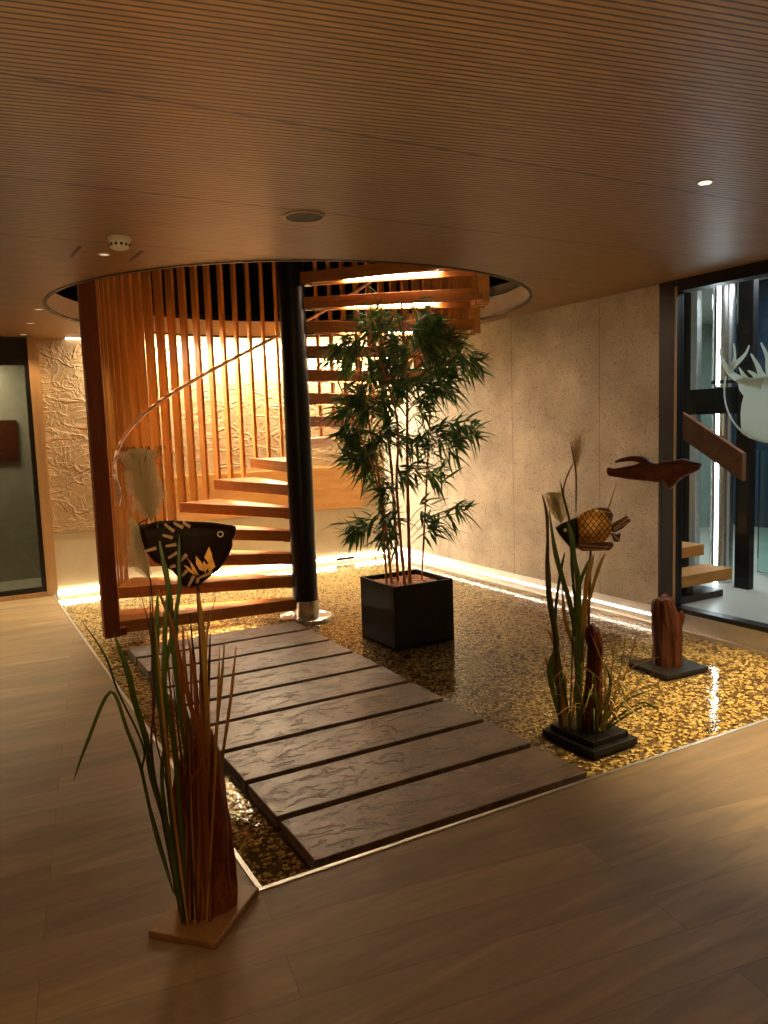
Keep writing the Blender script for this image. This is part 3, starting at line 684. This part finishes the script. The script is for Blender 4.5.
def inflate(poly, th, rings=((1, .15), (.97, .6), (.90, .9), (.75, 1.0), (.45, 1.0)), cz=None, wob=0):
    # poly (u, z) -> closed pillow shape with depth th
    P = [Vector((p[0], p[1])) for p in poly]; n = len(P)
    area_ = sum(P[i].x * P[(i + 1) % n].y - P[(i + 1) % n].x * P[i].y for i in range(n))
    if area_ < 0: P.reverse()
    # vertex normals inward
    inw = []
    for i in range(n):
        e = (P[(i + 1) % n] - P[i - 1]).normalized(); inw.append(Vector((-e.y, e.x)))
    xs = [p.x for p in P]; ys = [p.y for p in P]; size = min(max(xs) - min(xs), max(ys) - min(ys))
    cen = sum(P, Vector((0, 0))) / n
    mb = MB(); vs = []; fs = []
    lv = [(.0, .2), (.02, .65), (.05, .92), (.085, 1.0)]
    for side in (-1, 1):
        for (ins, dep) in lv:
            for i, p in enumerate(P):
                q = p + inw[i] * ins * size
                w_ = (noise.noise(Vector((q.x * 18, q.y * 18, side))) * wob) if wob else 0
                vs.append((q.x, side * (th * dep + w_ * dep), q.y))
    L = len(lv)
    for s_ in range(2):
        for l in range(L - 1):
            for i in range(n):
                a = s_ * L * n + l * n + i; b = s_ * L * n + l * n + (i + 1) % n
                fs.append((a, b, b + n, a + n) if s_ == 0 else (b, a, a + n, b + n))
    for i in range(n):
        a = i; b = (i + 1) % n; c = L * n + i; d = L * n + (i + 1) % n
        fs.append((b, a, c, d))
    tris = tessellate_polygon([[Vector((vs[(L - 1) * n + i][0], vs[(L - 1) * n + i][2], 0)) for i in range(n)]])
    for t_ in tris:
        fs.append(tuple((L - 1) * n + i for i in t_)); fs.append(tuple(2 * L * n - n + i for i in reversed(t_)))
    mb.add(vs, fs); mb.fix = True; return mb
def xf(mb, mat):
    mb.v = [tuple(mat @ Vector(v)) for v in mb.v]; return mb
def stripe(poly, th):       # polygon in (u, z) through the whole thickness
    mb = MB(); m = Matrix(((1, 0, 0, 0), (0, 0, 1, 0), (0, 1, 0, 0), (0, 0, 0, 1)))
    return mb.prism(poly, -th, th, m)
def line_poly(p, q, w0, w1):
    a = Vector(p); b = Vector(q); e = (b - a).normalized(); nn = Vector((-e.y, e.x))
    return [tuple(a + nn * w0), tuple(a - nn * w0), tuple(b - nn * w1), tuple(b + nn * w1)]
def blade(mb, pts, width, spread=.03, taper_both=True, z0=0):
    ph = random.uniform(-spread, spread)
    top = max(range(len(pts)), key=lambda i_: pts[i_][1]); q_ = list(pts[:top + 1])
    for p_ in pts[top + 1:]:
        if p_[1] < q_[-1][1] - .06: q_.append(p_)
    if q_[-1] != pts[-1]: q_[-1] = pts[-1]
    pts = q_
    z_lo = min(p[1] for p in pts)
    P = [Vector((p[0], ph * (.45 + .55 * min(1, (p[1] - z_lo) / .6)), max(p[1], z0))) for p in pts]
    P = spline(P, 5); n_ = len(P)
    rr = []
    for i in range(n_):
        s = i / (n_ - 1); rr.append(max(.0007, width / 2 * min(1, s * 6 + .08) * (1 if s < .8 else 1 - .35 * (s - .8) / .2)))
    mb.tube(P, rr, 6, .28, up=(0, 1, 0))
def log_shape(prof, depth, ang=20, seg=56, lob=.16):
    # prof: list of (z, ul, ur)
    mb = MB(); vs = []; fs = []
    for z, l, r in prof:
        c = (l + r) / 2; hw = (r - l) / 2
        for j in range(seg):
            th = 2 * math.pi * j / seg
            k = 1 + lob * noise.noise(Vector((math.cos(th) * 2.2, math.sin(th) * 2.2, z * 3))) + .16 * noise.noise(Vector((math.cos(th) * 4.5, math.sin(th) * 4.5, z * 2.2 + 7))) - .14 * abs(noise.noise(Vector((math.cos(th) * 8, math.sin(th) * 8, z * 3.5)))) + .05
            vs.append((c + hw * math.cos(th) * k, depth * math.sin(th) * k * min(1, hw / .05), z + .03 * (z - prof[0][0]) / (prof[-1][0] - prof[0][0]) * noise.noise(Vector((th, z * 9, 1)))))
    for i in range(len(prof) - 1):
        fs += [(i * seg + j, i * seg + (j + 1) % seg, (i + 1) * seg + (j + 1) % seg, (i + 1) * seg + j) for j in range(seg)]
    fs += [tuple(range(seg - 1, -1, -1)), tuple(range((len(prof) - 1) * seg, len(prof) * seg))]
    return mb.add(vs, fs)
def interp(prof, n=48):
    out = []; z0 = prof[0][0]; z1 = prof[-1][0]
    for i in range(n + 1):
        z = z0 + (z1 - z0) * i / n
        for a_, b_ in zip(prof, prof[1:]):
            if a_[0] <= z <= b_[0] + 1e-9:
                t_ = (z - a_[0]) / (b_[0] - a_[0]); out.append((z, a_[1] + (b_[1] - a_[1]) * t_, a_[2] + (b_[2] - a_[2]) * t_)); break
    return out
def plume_mesh(poly, ax0, ax1, n=420, w=.0007, th=.03):
    # fine fluffy hairs inside an outline, rising from the axis ax0 -> ax1
    mb = MB(); a0 = Vector(ax0); a1 = Vector(ax1); zs = [p[1] for p in poly]
    def half(z):
        xs = []
        for i in range(len(poly)):
            p, q = poly[i], poly[(i + 1) % len(poly)]
            if (p[1] - z) * (q[1] - z) < 0: xs.append(p[0] + (q[0] - p[0]) * (z - p[1]) / (q[1] - p[1]))
        return (min(xs), max(xs)) if len(xs) > 1 else None
    for i in range(n):
        s = random.random(); st_ = a0 + (a1 - a0) * s
        z2 = min(max(zs) - .004, st_.y + random.uniform(.03, .11))
        hh = half(z2)
        if not hh: continue
        x2 = random.uniform(*hh); v2 = random.uniform(-th, th)
        mid = Vector((st_.x * .45 + x2 * .55, v2 * .6, st_.y * .5 + z2 * .5 - .004))
        P = spline([Vector((st_.x, 0, st_.y)), mid, Vector((x2, v2, z2)), Vector((x2 + (x2 - st_.x) * .2, v2 * 1.2, z2 - .012))], 3)
        wv = Vector((w, 0, 0)) if random.random() < .5 else Vector((0, w, 0)).lerp(Vector((w, 0, 0)), .5)
        vs = []; fs = []
        for j, p in enumerate(P): vs += [p - wv, p + wv]
        for j in range(len(P) - 1): fs.append((2 * j, 2 * j + 1, 2 * j + 3, 2 * j + 2))
        mb.add(vs, fs)
    mb.tube([(a0.x, 0, a0.y), (a1.x, 0, a1.y)], .0016, 5)
    return mb
def plume_mat(name, col, see=0.0):
    t = NT(name); t.set(col, .8); tl = t.n('ShaderNodeBsdfTranslucent', Color=(*col, 1)); mx = t.n('ShaderNodeMixShader', Fac=.6)
    tp = t.n('ShaderNodeBsdfTransparent'); m2 = t.n('ShaderNodeMixShader', Fac=see)
    t.link(t.b.outputs[0], mx.inputs[1]); t.link(tl.outputs[0], mx.inputs[2]); t.link(mx.outputs[0], m2.inputs[1]); t.link(tp.outputs[0], m2.inputs[2]); t.link(m2.outputs[0], t.out.inputs[0]); return t.m
M_green = wood('green_reed', (.035, .085, .012), (.13, .22, .03), (12, 12, 1.5), .4)
M_dgreen = wood('dark_green_reed', (.012, .032, .014), (.04, .075, .025), (12, 12, 1.5), .4)
M_yellow = wood('straw_reed', (.34, .19, .035), (.55, .36, .08), (12, 12, 1.5), .45)
M_lgreen = wood('light_green_grass', (.14, .22, .03), (.30, .38, .08), (12, 12, 3), .4)
M_orange = wood('orange_reed', (.20, .06, .014), (.36, .14, .035), (12, 12, 1.5), .45)
M_brown = wood('thin_brown_stalk', (.04, .018, .01), (.09, .04, .02), (12, 12, 1.5), .5)
BM = dict(g=(M_green, 'green_reed_leaf'), d=(M_dgreen, 'dark_reed_leaf'), y=(M_yellow, 'straw_reed_leaf'), o=(M_orange, 'orange_reed_leaf'), b=(M_brown, 'thin_stalk'))
M_fishblack = plain('black_fish_paint', (.016, .006, .004), .5, var=.4, scale=20, spec=.12)
M_gold = plain('gold_paint', (.72, .34, .06), .35, .3, var=.25, scale=40)
M_stripe = plain('tan_stripe_paint', (.50, .30, .14), .45, var=.2, scale=40)
M_eye = plain('pale_eye_ring', (.7, .6, .5), .4)

# ---- 1: black fish on reeds, on the wooden floor
R, D = frame_at(0, (.96762, -.25242)); U = uv_mat(R, D)
s1 = thing('fish_reed_sculpture', 'black painted wooden fish with feather plumes above tall reeds, on a square wooden board', 'sculpture', (-.2, -.04, 0))
zb = Matrix.Translation((-.008, 0.0, 0)) @ Matrix.Rotation(rad(-46), 4, 'Z')
MB().box(-.122, .122, -.152, .152, 0, .024, zb).build('base_board', M_board, s1, bevel=.004)
prof = interp([(.02, -.09, .088), (.08, -.085, .095), (.2, -.075, .090), (.3, -.08, .092), (.42, -.085, .085), (.52, -.06, .075), (.58, -.03, .06), (.635, .0, .045)])
xf(log_shape(prof, .06), U).build('log', M_driftred, s1, smooth=True)
for c_, w_, pts in BL1:
    mb = MB(); blade(mb, pts[::-1] if pts[0][1] < pts[-1][1] else pts, w_ * .0021, .05, z0=.022)
    # keep the foot on the board
    m_, nm = BM[c_]; xf(mb, Matrix.Translation((0, 0, 0)) @ U @ Matrix.Translation((0, -.055, 0))).build(nm, m_, s1, smooth=True)
for i in range(15):
    u0 = random.uniform(-.075, .01); ht = random.uniform(.45, 1.08); u1 = u0 + random.uniform(-.05, .10) * ht
    mb = MB(); blade(mb, [(u1, ht), ((u0 + u1) / 2 + random.uniform(-.012, .012), ht * .55), (u0, .024)], random.choice((.006, .008, .011)), .05, z0=.024)
    m_, nm = BM[random.choice('ooyyb')]; xf(mb, U @ Matrix.Translation((0, -.06, 0))).build(nm, m_, s1, smooth=True)
xf(MB().tube([(.02, -.0, .6), (.03, -.0, 1.12)], .005, 8), U).build('fish_rod', M_brown, s1)
fish = xf(inflate(F1, .030), U).build('fish_body', M_fishblack, s1, smooth=True)
for p, q in F1S:
    xf(stripe(line_poly(p, q, .0035, .0055), .0312), U).build('fish_stripe', M_stripe, fish)
for dpoly in F1D:
    cu = sum(p_[0] for p_ in dpoly) / len(dpoly); cz_ = sum(p_[1] for p_ in dpoly) / len(dpoly); dpoly = [(cu + (p_[0] - cu) * 1.25, cz_ + (p_[1] - cz_) * 1.2) for p_ in dpoly]
    xf(stripe(dpoly, .0318), U).build('gold_lozenge', M_gold, fish)
er = MB()
for j in range(24):
    a_ = 2 * math.pi * j / 24; b_ = 2 * math.pi * (j + 1) / 24
    er.add([(.108 + r_ * math.cos(x_), y_, 1.281 + r_ * math.sin(x_)) for y_ in (-.033, -.028) for r_, x_ in ((.0065, a_), (.0100, a_), (.0100, b_), (.0065, b_))], [(0, 1, 2, 3), (4, 7, 6, 5), (0, 3, 7, 4), (1, 5, 6, 2)])
xf(er, U).build('eye_ring', M_eye, fish)
M_pl1 = plume_mat('grey_feather', (.80, .68, .50), .55); M_pl2 = plume_mat('cream_plume', (.78, .70, .50), .4); M_pl3 = plume_mat('dark_feather', (.10, .07, .05))
xf(plume_mesh(P1A, (-.10, 1.33), (-.115, 1.55), 2600, .0009), U).build('upper_plume', M_pl1, s1)
xf(plume_mesh([(-.19, 1.50), (-.19, 1.57), (-.05, 1.57), (-.06, 1.5)], (-.12, 1.44), (-.11, 1.53), 60, .0008), U).build('plume_tip', M_pl3, s1)
xf(plume_mesh([(-.162, 1.348), (-.141, 1.335), (-.125, 1.253), (-.109, 1.194), (-.106, 1.15), (-.112, 1.142), (-.13, 1.15), (-.183, 1.18), (-.175, 1.227), (-.16, 1.302)], (-.114, 1.14), (-.135, 1.26), 500, .0008), U).build('lower_plume', M_pl2, s1)
xf(MB().tube(spline([(-.085, 0, .03), (-.118, 0, .8), (-.114, 0, 1.14), (-.15, 0, 1.30), (-.11, 0, 1.34)], 6), .0025, 6), U).build('plume_stalk', M_brown, s1)

# ---- 2: gold-scaled fish
R, D = frame_at(0, (.71989, -.69409)); U = uv_mat(R, D)
s2 = thing('fish_reed_sculpture', 'gold-scaled wooden fish on a stalk with reeds, grass and log on black plinth', 'sculpture', (1.95, .41, 0))
pb = Matrix.Rotation(rad(2), 4, 'Z')
MB().box(-.16, .155, -.185, .18, -.05, -.012, pb).box(-.13, .125, -.15, .15, -.012, .018, pb).build('plinth', M_blackmat, s2, bevel=.004)
prof = interp([(.012, -.055, .045), (.08, -.05, .062), (.2, -.02, .066), (.3, -.01, .067), (.45, .0, .076), (.5, -.018, .066), (.548, -.015, .05)])
xf(log_shape(prof, .045), U).build('log', M_drift, s2, smooth=True)
for c_, w_, pts in BL2:
    mb = MB(); blade(mb, pts, w_ * .0036, .045, z0=.018); m_, nm = BM[c_]; xf(mb, U @ Matrix.Translation((0, -.03, 0))).build(nm, m_, s2, smooth=True)
for c_, pts in GR2:
    mb = MB(); blade(mb, pts, .010 if c_ == 'g' else .0065, .07, z0=.018)
    m_ = {'g': M_green, 'y': M_yellow, 'o': M_stripe}[c_]; xf(mb, U @ Matrix.Translation((0, -.02, 0))).build('grass_blade', m_, s2, smooth=True)
for i in range(10):
    u0 = random.uniform(-.12, -.03); ht = random.uniform(.5, .95); u1 = u0 + random.uniform(-.10, .09)
    mb = MB(); blade(mb, [(u1, ht), ((u0 + u1) / 2, ht * .55), (u0, .02)], random.choice((.008, .012, .016)), .05, z0=.018)
    m_, nm = BM[random.choice('ggyyd')]; xf(mb, U @ Matrix.Translation((0, -.03, 0))).build(nm, m_, s2, smooth=True)
for i in range(34):
    a_ = random.uniform(-1.2, 2.6); L_ = random.uniform(.14, .34); hh = random.uniform(.12, .42)
    b_ = Vector((random.uniform(-.02, .08), random.uniform(-.07, .02), .02)); d_ = Vector((math.cos(a_), -abs(math.sin(a_)) * .8, 0))
    P_ = spline([b_ + d_ * L_ + Vector((0, 0, hh * random.uniform(.35, 1.0))), b_ + d_ * L_ * .62 + Vector((0, 0, hh)), b_ + d_ * L_ * .2 + Vector((0, 0, hh * .6)), b_], 5)
    n_ = len(P_); mb = MB().tube(P_, [max(.0006, .0032 * min(1, j / n_ * 4 + .1)) for j in range(n_)], 6, .3)
    xf(mb, U).build('grass_blade', random.choice((M_green, M_yellow, M_yellow, M_stripe, M_lgreen)), s2, smooth=True)
xf(MB().tube([(.0, 0, .53), (.012, 0, .96)], .006, 8), U).build('fish_rod', M_brown, s2)
cut = [p for p in F2]
head = [(-.162, 1.063), (-.119, 1.089), (-.059, 1.114), (-.052, 1.05), (-.048, .985), (-.06, .953), (-.089, .96), (-.12, .997), (-.148, 1.033)]
bod = [(-.059, 1.114), (-.02, 1.143), (.021, 1.157), (.049, 1.161), (.077, 1.143), (.104, 1.106), (.115, 1.07), (.111, 1.034), (.09, .998), (.069, .985), (.021, .985), (-.048, .985), (-.052, 1.05)]
xf(inflate(head, .026), U).build('fish_head', M_blackmat, s2, smooth=True)
fb = xf(inflate(bod, .030), U); fo = MB(); fo.v = [tuple(U.inverted() @ Vector(v)) for v in fb.v]; fo.f = fb.f
ob = fo.build('fish_body', M_scale, s2, smooth=True); ob.rotation_euler = (0, 0, math.atan2(-.69409, .71989))
M_fin = wood('striped_fin_paint', (.03, .014, .008), (.16, .075, .035), (3, 3, 22), .45)
for nm, pl_ in (('tail_fin', [(.105, 1.05), (.125, 1.09), (.187, 1.124), (.207, 1.095), (.166, 1.056), (.125, 1.035)]), ('tail_fin', [(.105, 1.04), (.139, 1.030), (.159, 1.034), (.152, .991), (.125, .991)]),
                ('belly_fin', [(-.057, .992), (-.014, .995), (.118, .989), (.125, .969), (.104, .947), (-.029, .942), (-.057, .96)]), ('back_fin', [(.021, 1.155), (.06, 1.165), (.104, 1.158), (.122, 1.128), (.118, 1.095), (.10, 1.10), (.07, 1.14)])):
    fn = xf(inflate(pl_, .012), U).build(nm, M_fin, s2)
for p, q in (((.125, 1.06), (.195, 1.112)), ((.125, 1.05), (.19, 1.09)), ((.12, 1.03), (.150, 1.0)), ((-.04, .975), (.10, .965)), ((-.03, .955), (.09, .953)), ((.05, 1.150), (.105, 1.14))):
    xf(stripe(line_poly(p, q, .002, .003), .0145), U).build('fin_stripe', M_stripe, s2)
ey = MB(); ey.v = []; ey.tube([(-.111, -.030, 1.053), (-.111, .030, 1.053)], .009, 16); xf(ey, U).build('eye', M_eye, s2)
xf(plume_mesh([(-.119, 1.556), (-.088, 1.573), (.009, 1.569), (-.018, 1.51), (-.026, 1.46), (-.033, 1.353), (-.054, 1.339), (-.068, 1.397), (-.088, 1.512)], (-.062, 1.34), (-.058, 1.53), 240, .0007, .02), U).build('upper_plume', plume_mat('beige_plume', (.50, .38, .22)), s2)
xf(plume_mesh([(-.222, 1.225), (-.196, 1.243), (-.125, 1.246), (-.091, 1.173), (-.102, 1.1), (-.155, 1.078), (-.197, 1.159)], (-.13, 1.08), (-.15, 1.20), 300, .0008, .02), U).build('lower_plume', plume_mat('olive_plume', (.48, .38, .16)), s2)

# ---- 3: driftwood fish
R, D = frame_at(0, (.65081, -.75924)); U = uv_mat(R, D)
s3 = thing('driftwood_sculpture', 'dark red driftwood fish above an upright split log, before the lobby window frame', 'sculpture', (3.2, .98, 0))
MB().box(-.18, .19, -.17, .17, -.05, -.022, Matrix.Rotation(rad(-4), 4, 'Z')).build('base_slab', M_blackmat, s3, bevel=.003)
prof = interp([(-.024, -.088, .086), (.05, -.086, .084), (.119, -.086, .084), (.25, -.092, .083), (.32, -.096, .070), (.38, -.094, .050), (.405, -.088, .040), (.425, -.070, .032), (.43, -.03, .01)])
lg = xf(log_shape(prof, .07, lob=.2), U).build('log', M_drift3, s3, smooth=True)
xf(log_shape(interp([(.22, .05, .084), (.27, .06, .10), (.31, .072, .105), (.338, .076, .094)], 8), .02, lob=.1), U).build('branch_stub', M_drift3, s3, smooth=True)
xf(MB().tube([(-.045, 0, .40), (-.045, 0, 1.2)], .005, 8), U).build('fish_rod', M_blackmat, s3)
fm = inflate(F3, .034, wob=.012); xf(fm, U).build('driftwood_fish', M_driftdark, s3, smooth=True)

# ================================================================ WINDOW DECAL
M_decal = plume_mat('frosted_white_film', (.72, .82, .80))
dm = MB(); XA, XB = XW + .006, XW + .009
MY = Matrix(((0, 0, 1, 0), (1, 0, 0, 0), (0, 1, 0, 0), (0, 0, 0, 1)))
YM = .745
DK = [0]
def dec(poly):
    for pp in (poly, [(2 * YM - y, z) for y, z in poly]):
        DK[0] += 1; dm.prism(pp, XA + .0003 * DK[0], XB + .0003 * DK[0], MY)
def strokes(pts, w0, w1):
    P = [Vector((*p, 0)) for p in pts]; P = spline(P, 5); n_ = len(P); l = []; r_ = []
    for i, p in enumerate(P):
        t_ = (P[min(i + 1, n_ - 1)] - P[max(i - 1, 0)]).normalized(); nn = Vector((-t_.y, t_.x, 0)); w_ = w0 + (w1 - w0) * i / (n_ - 1)
        l.append(p + nn * w_); r_.append(p - nn * w_)
    dec([(p.x, p.y) for p in l + r_[::-1]])
strokes([(.86, 1.80), (.97, 1.825), (1.06, 1.86), (1.12, 1.91), (1.155, 1.965), (1.18, 2.01), (1.198, 2.078)], .034, .004)
strokes([(1.12, 1.905), (1.075, 1.945), (1.02, 1.985), (.985, 2.02), (.962, 2.068)], .024, .005)
strokes([(1.10, 1.925), (1.078, 1.965), (1.072, 2.02), (1.083, 2.095)], .018, .005)
strokes([(.96, 1.82), (1.0, 1.865), (1.038, 1.926)], .026, .004)
strokes([(.89, 1.82), (.92, 1.865), (.970, 1.900)], .026, .004)
strokes([(.79, 1.80), (.86, 1.85), (.90, 1.93), (.950, 2.010)], .036, .005)
strokes([(.79, 1.84), (.815, 1.90), (.83, 1.98), (.878, 2.078)], .036, .005)
dec([(1.063, 1.85), (1.045, 1.811), (1.035, 1.773), (1.0, 1.729), (1.016, 1.672), (1.022, 1.611), (1.018, 1.534), (1.013, 1.478), (.951, 1.442), (.866, 1.419), (.79, 1.412), (.7451, 1.412), (.7451, 1.86), (.90, 1.84)])
rg = []
cY, cZ, rr_ = .785, 1.78, .366
pts_o = [(cY + (rr_ + .006) * math.cos(rad(a_)), cZ + (rr_ + .006) * math.sin(rad(a_))) for a_ in range(15, -91, -5)]
pts_i = [(cY + (rr_ - .006) * math.cos(rad(a_)), cZ + (rr_ - .006) * math.sin(rad(a_))) for a_ in range(15, -91, -5)]
dm.prism(pts_o + pts_i[::-1], XA, XB, MY)
tag(dm.build('deer_head_decal', M_decal), 'frosted white stag head silhouette with antlers and thin arc, on the lobby window', 'window decal')

# ================================================================ CEILING FITTINGS
o = thing('smoke_detector', 'round white smoke detector on the wooden ceiling, left above the stair opening', 'smoke detector', (.012, 1.70, ZC))
MB().lathe((0, 0), [(.058, 0), (.058, -.016), (.054, -.02)], 32).build('mount_plate', M_white, o, smooth=True)
MB().lathe((0, 0), [(.050, -.02), (.052, -.03), (.046, -.052), (.03, -.060), (.01, -.061)], 32).build('sensor_head', plain('white_plastic', (.75, .70, .62), .45), o, smooth=True)
vm = MB()
for j in range(12): vm.box(.044, .051, -.006, .006, -.046, -.030, Matrix.Rotation(rad(30 * j), 4, 'Z'))
vm.build('vent_slots', M_blackmat, o)
o = thing('ceiling_speaker', 'round dark ceiling speaker grille with a pale rim, above the middle of the room', 'speaker', (.72, .985, ZC))
rgm = MB().lathe((0, 0), [(.100, 0), (.100, -.006), (.088, -.008), (.088, -.001)], 48); rgm.build('rim', plain('bronze_rim', (.30, .20, .12), .4), o, smooth=True)
MB().lathe((0, 0), [(.087, -.001), (.086, -.005), (.05, -.006), (.01, -.006)], 48).build('grille', plain('dark_grille', (.03, .026, .02), .6, var=.3, scale=120), o, smooth=True)
DL = [(2.096, -.15, 'small bright recessed spotlight in the right part of the wooden ceiling'), (.008, 2.1, 'small dim recessed spotlight beside the smoke detector, near the stair opening'),
      (-.123, 4.18, 'small recessed spotlight left of the round opening, nearest of the three in a row'), (-.116, 4.99, 'small recessed spotlight in the middle of the row of three towards the glass door'),
      (-.106, 5.80, 'small recessed spotlight right before the glass door, last of the row of three')]
for x, y, lab in DL:
    o = thing('recessed_spotlight', lab, 'spotlight', (x, y, ZC), group='recessed ceiling spotlights')
    MB().lathe((0, 0), [(.034, 0), (.034, -.004), (.026, -.005), (.024, -.001)], 24).build('rim', M_white, o, smooth=True)
    MB().cyl((0, 0), .023, -.004, -.001, n=24).build('lamp_disc', M_lamp if x > 1 else M_lampdim, o)
for x, y, lab in ((.178, 2.09, 'short dark slot in the ceiling right of the smoke detector'), (-.14, 2.10, 'short dark slot in the ceiling left of the smoke detector')):
    tag(MB().box(-.008, .008, -.13, .13, -.003, 0, Matrix.Rotation(rad(2), 4, 'Z')).build('ceiling_slot', M_darktrim, loc=(x, y, ZC)), lab, 'ceiling slot')
tag(MB().box(3.21, 3.46, YW - .045, YW - .012, -.004, .026).build('water_outlet', M_blackmat), 'small black rectangular outlet at the foot of the back wall behind the planter', 'outlet')

# ================================================================ LOBBY BEHIND THE GLASS
struct('floor_lobby', MB().box(XW + .12, 9.2, -1.5, 5.0, -.1, 0), plain('pale_lobby_floor', (.50, .47, .40), .35, var=.03, scale=2))
struct('ceiling_lobby', MB().box(XW + .25, 9.2, -1.5, 5.0, 2.9, 3.0), plain('lobby_ceiling', (.5, .5, .45), .8))
struct('wall_lobby_back', MB().box(9.2, 9.3, -1.5, 5.0, 0, 3.0), plain('navy_lobby_wall', (.03, .055, .085), .45, var=.3, scale=1.5))
struct('wall_lobby_left', MB().box(XW + .25, 9.2, 5.0, 5.1, 0, 3.0), plain('green_grey_concrete', (.34, .42, .35), .8, var=.15, scale=5, bump=.3))
struct('wall_lobby_right', MB().box(XW + .25, 9.2, -1.6, -1.5, 0, 3.0), M_white)
lf_ = thing('lift_shaft_frame', 'black steel frame of the glass lift shaft standing in the lobby behind the window', 'lift frame', (5.5, 2.1, 0))
MB().box(-.02, .05, -.08, .07, 0, 2.9).build('corner_post', M_black, lf_)
MB().box(.0, .16, .10, 2.9, 1.62, 1.86).build('cross_beam', M_black, lf_)
MB().box(1.5, 1.68, -.28, -.12, 0, 2.9).build('rear_post', M_black, lf_)
MB().box(.70, .76, -.9, .52, 1.25, 2.9).build('dark_side_panel', plain('navy_panel', (.02, .045, .075), .25, var=.2), lf_)
MB().box(.70, .72, -.9, .34, .02, 1.25).build('lower_pane', thin_glass('teal_glass', (.75, .92, .90))[0].m, lf_)
MB().box(.02, .10, .62, .70, 0, 1.62).box(.02, .10, .62, .70, 1.86, 2.9).build('side_post', M_black, lf_)
MB().box(-.01, .06, .52, .59, 0, 1.62).box(-.01, .06, .52, .59, 1.86, 2.9).build('light_rail', M_alu, lf_)
sc = thing('chrome_column', 'shiny chrome column with white light line, behind the glass right of the concrete wall', 'column', (5.62, 2.42, 0))
MB().cyl((0, 0), .105, 0, 2.9, n=40).build('shaft', M_steel, sc, smooth=True)
MB().box(-.116, -.102, -.035, -.010, .0, 1.62).box(-.116, -.102, -.035, -.010, 1.88, 2.9).build('light_line', M_coolled, sc)
MB().lathe((0, 0), [(.112, 1.90), (.112, 1.93), (.105, 1.931)], 40).build('collar', M_black, sc)
ls = thing('lobby_staircase', 'light oak open-tread stairs with a sloping wooden stringer in the lobby, seen through the window', 'staircase', (5.0, 2.3, 0))
for k, (x0, x1, y0, y1, z) in enumerate(((-.6, .14, -.36, -.08, .26), (-.6, .12, -.08, .20, .44), (-.6, .05, .20, .48, .62), (-.6, .05, .48, .76, .80), (-.6, .05, .76, 1.04, .98))):
    MB().box(x0 + .05 * k, x1, y0, y1, z - .10, z).build('tread', M_oaktread, ls, bevel=.004)
MB().prism([(-.42, 1.03), (-.42, 1.27), (.6, 1.86), (.6, 1.62)], .17, .22, Matrix(((0, 0, 1, 0), (1, 0, 0, 0), (0, 1, 0, 0), (0, 0, 0, 1)))).build('stringer', wood('brown_stringer', (.10, .028, .007), (.17, .055, .014), (3, 3, 3), .9), ls)
MB().box(-.62, .1, -.30, .9, 0, .06).build('stair_shadow_slab', M_darktrim, ls)  # dark slab in place of the shadow under the stairs
MB().box(-.30, -.24, -.25, -.12, .06, .16).box(-.1, -.04, 0, .12, .06, .35).build('tread_support', M_black, ls)
pa_ = thing('lobby_picture', 'brown and blue panel on the dark lobby wall at the right edge of the window', 'wall panel', (9.17, 3.45, 1.5))
MB().box(0, .03, -.3, .5, .55, 1.1).build('brown_field', plain('brown_field', (.16, .11, .09), .6), pa_)
MB().box(0, .03, -.3, .5, .38, .549).build('blue_field', plain('blue_field', (.02, .12, .35), .5), pa_)

tag(MB().box(-.62, -.125, YW + 1.17, YW + 1.2, 1.36, 1.82).build('brown_picture', M_driftdark), 'dark red-brown rectangular panel on the passage wall, seen through the glass door', 'picture')
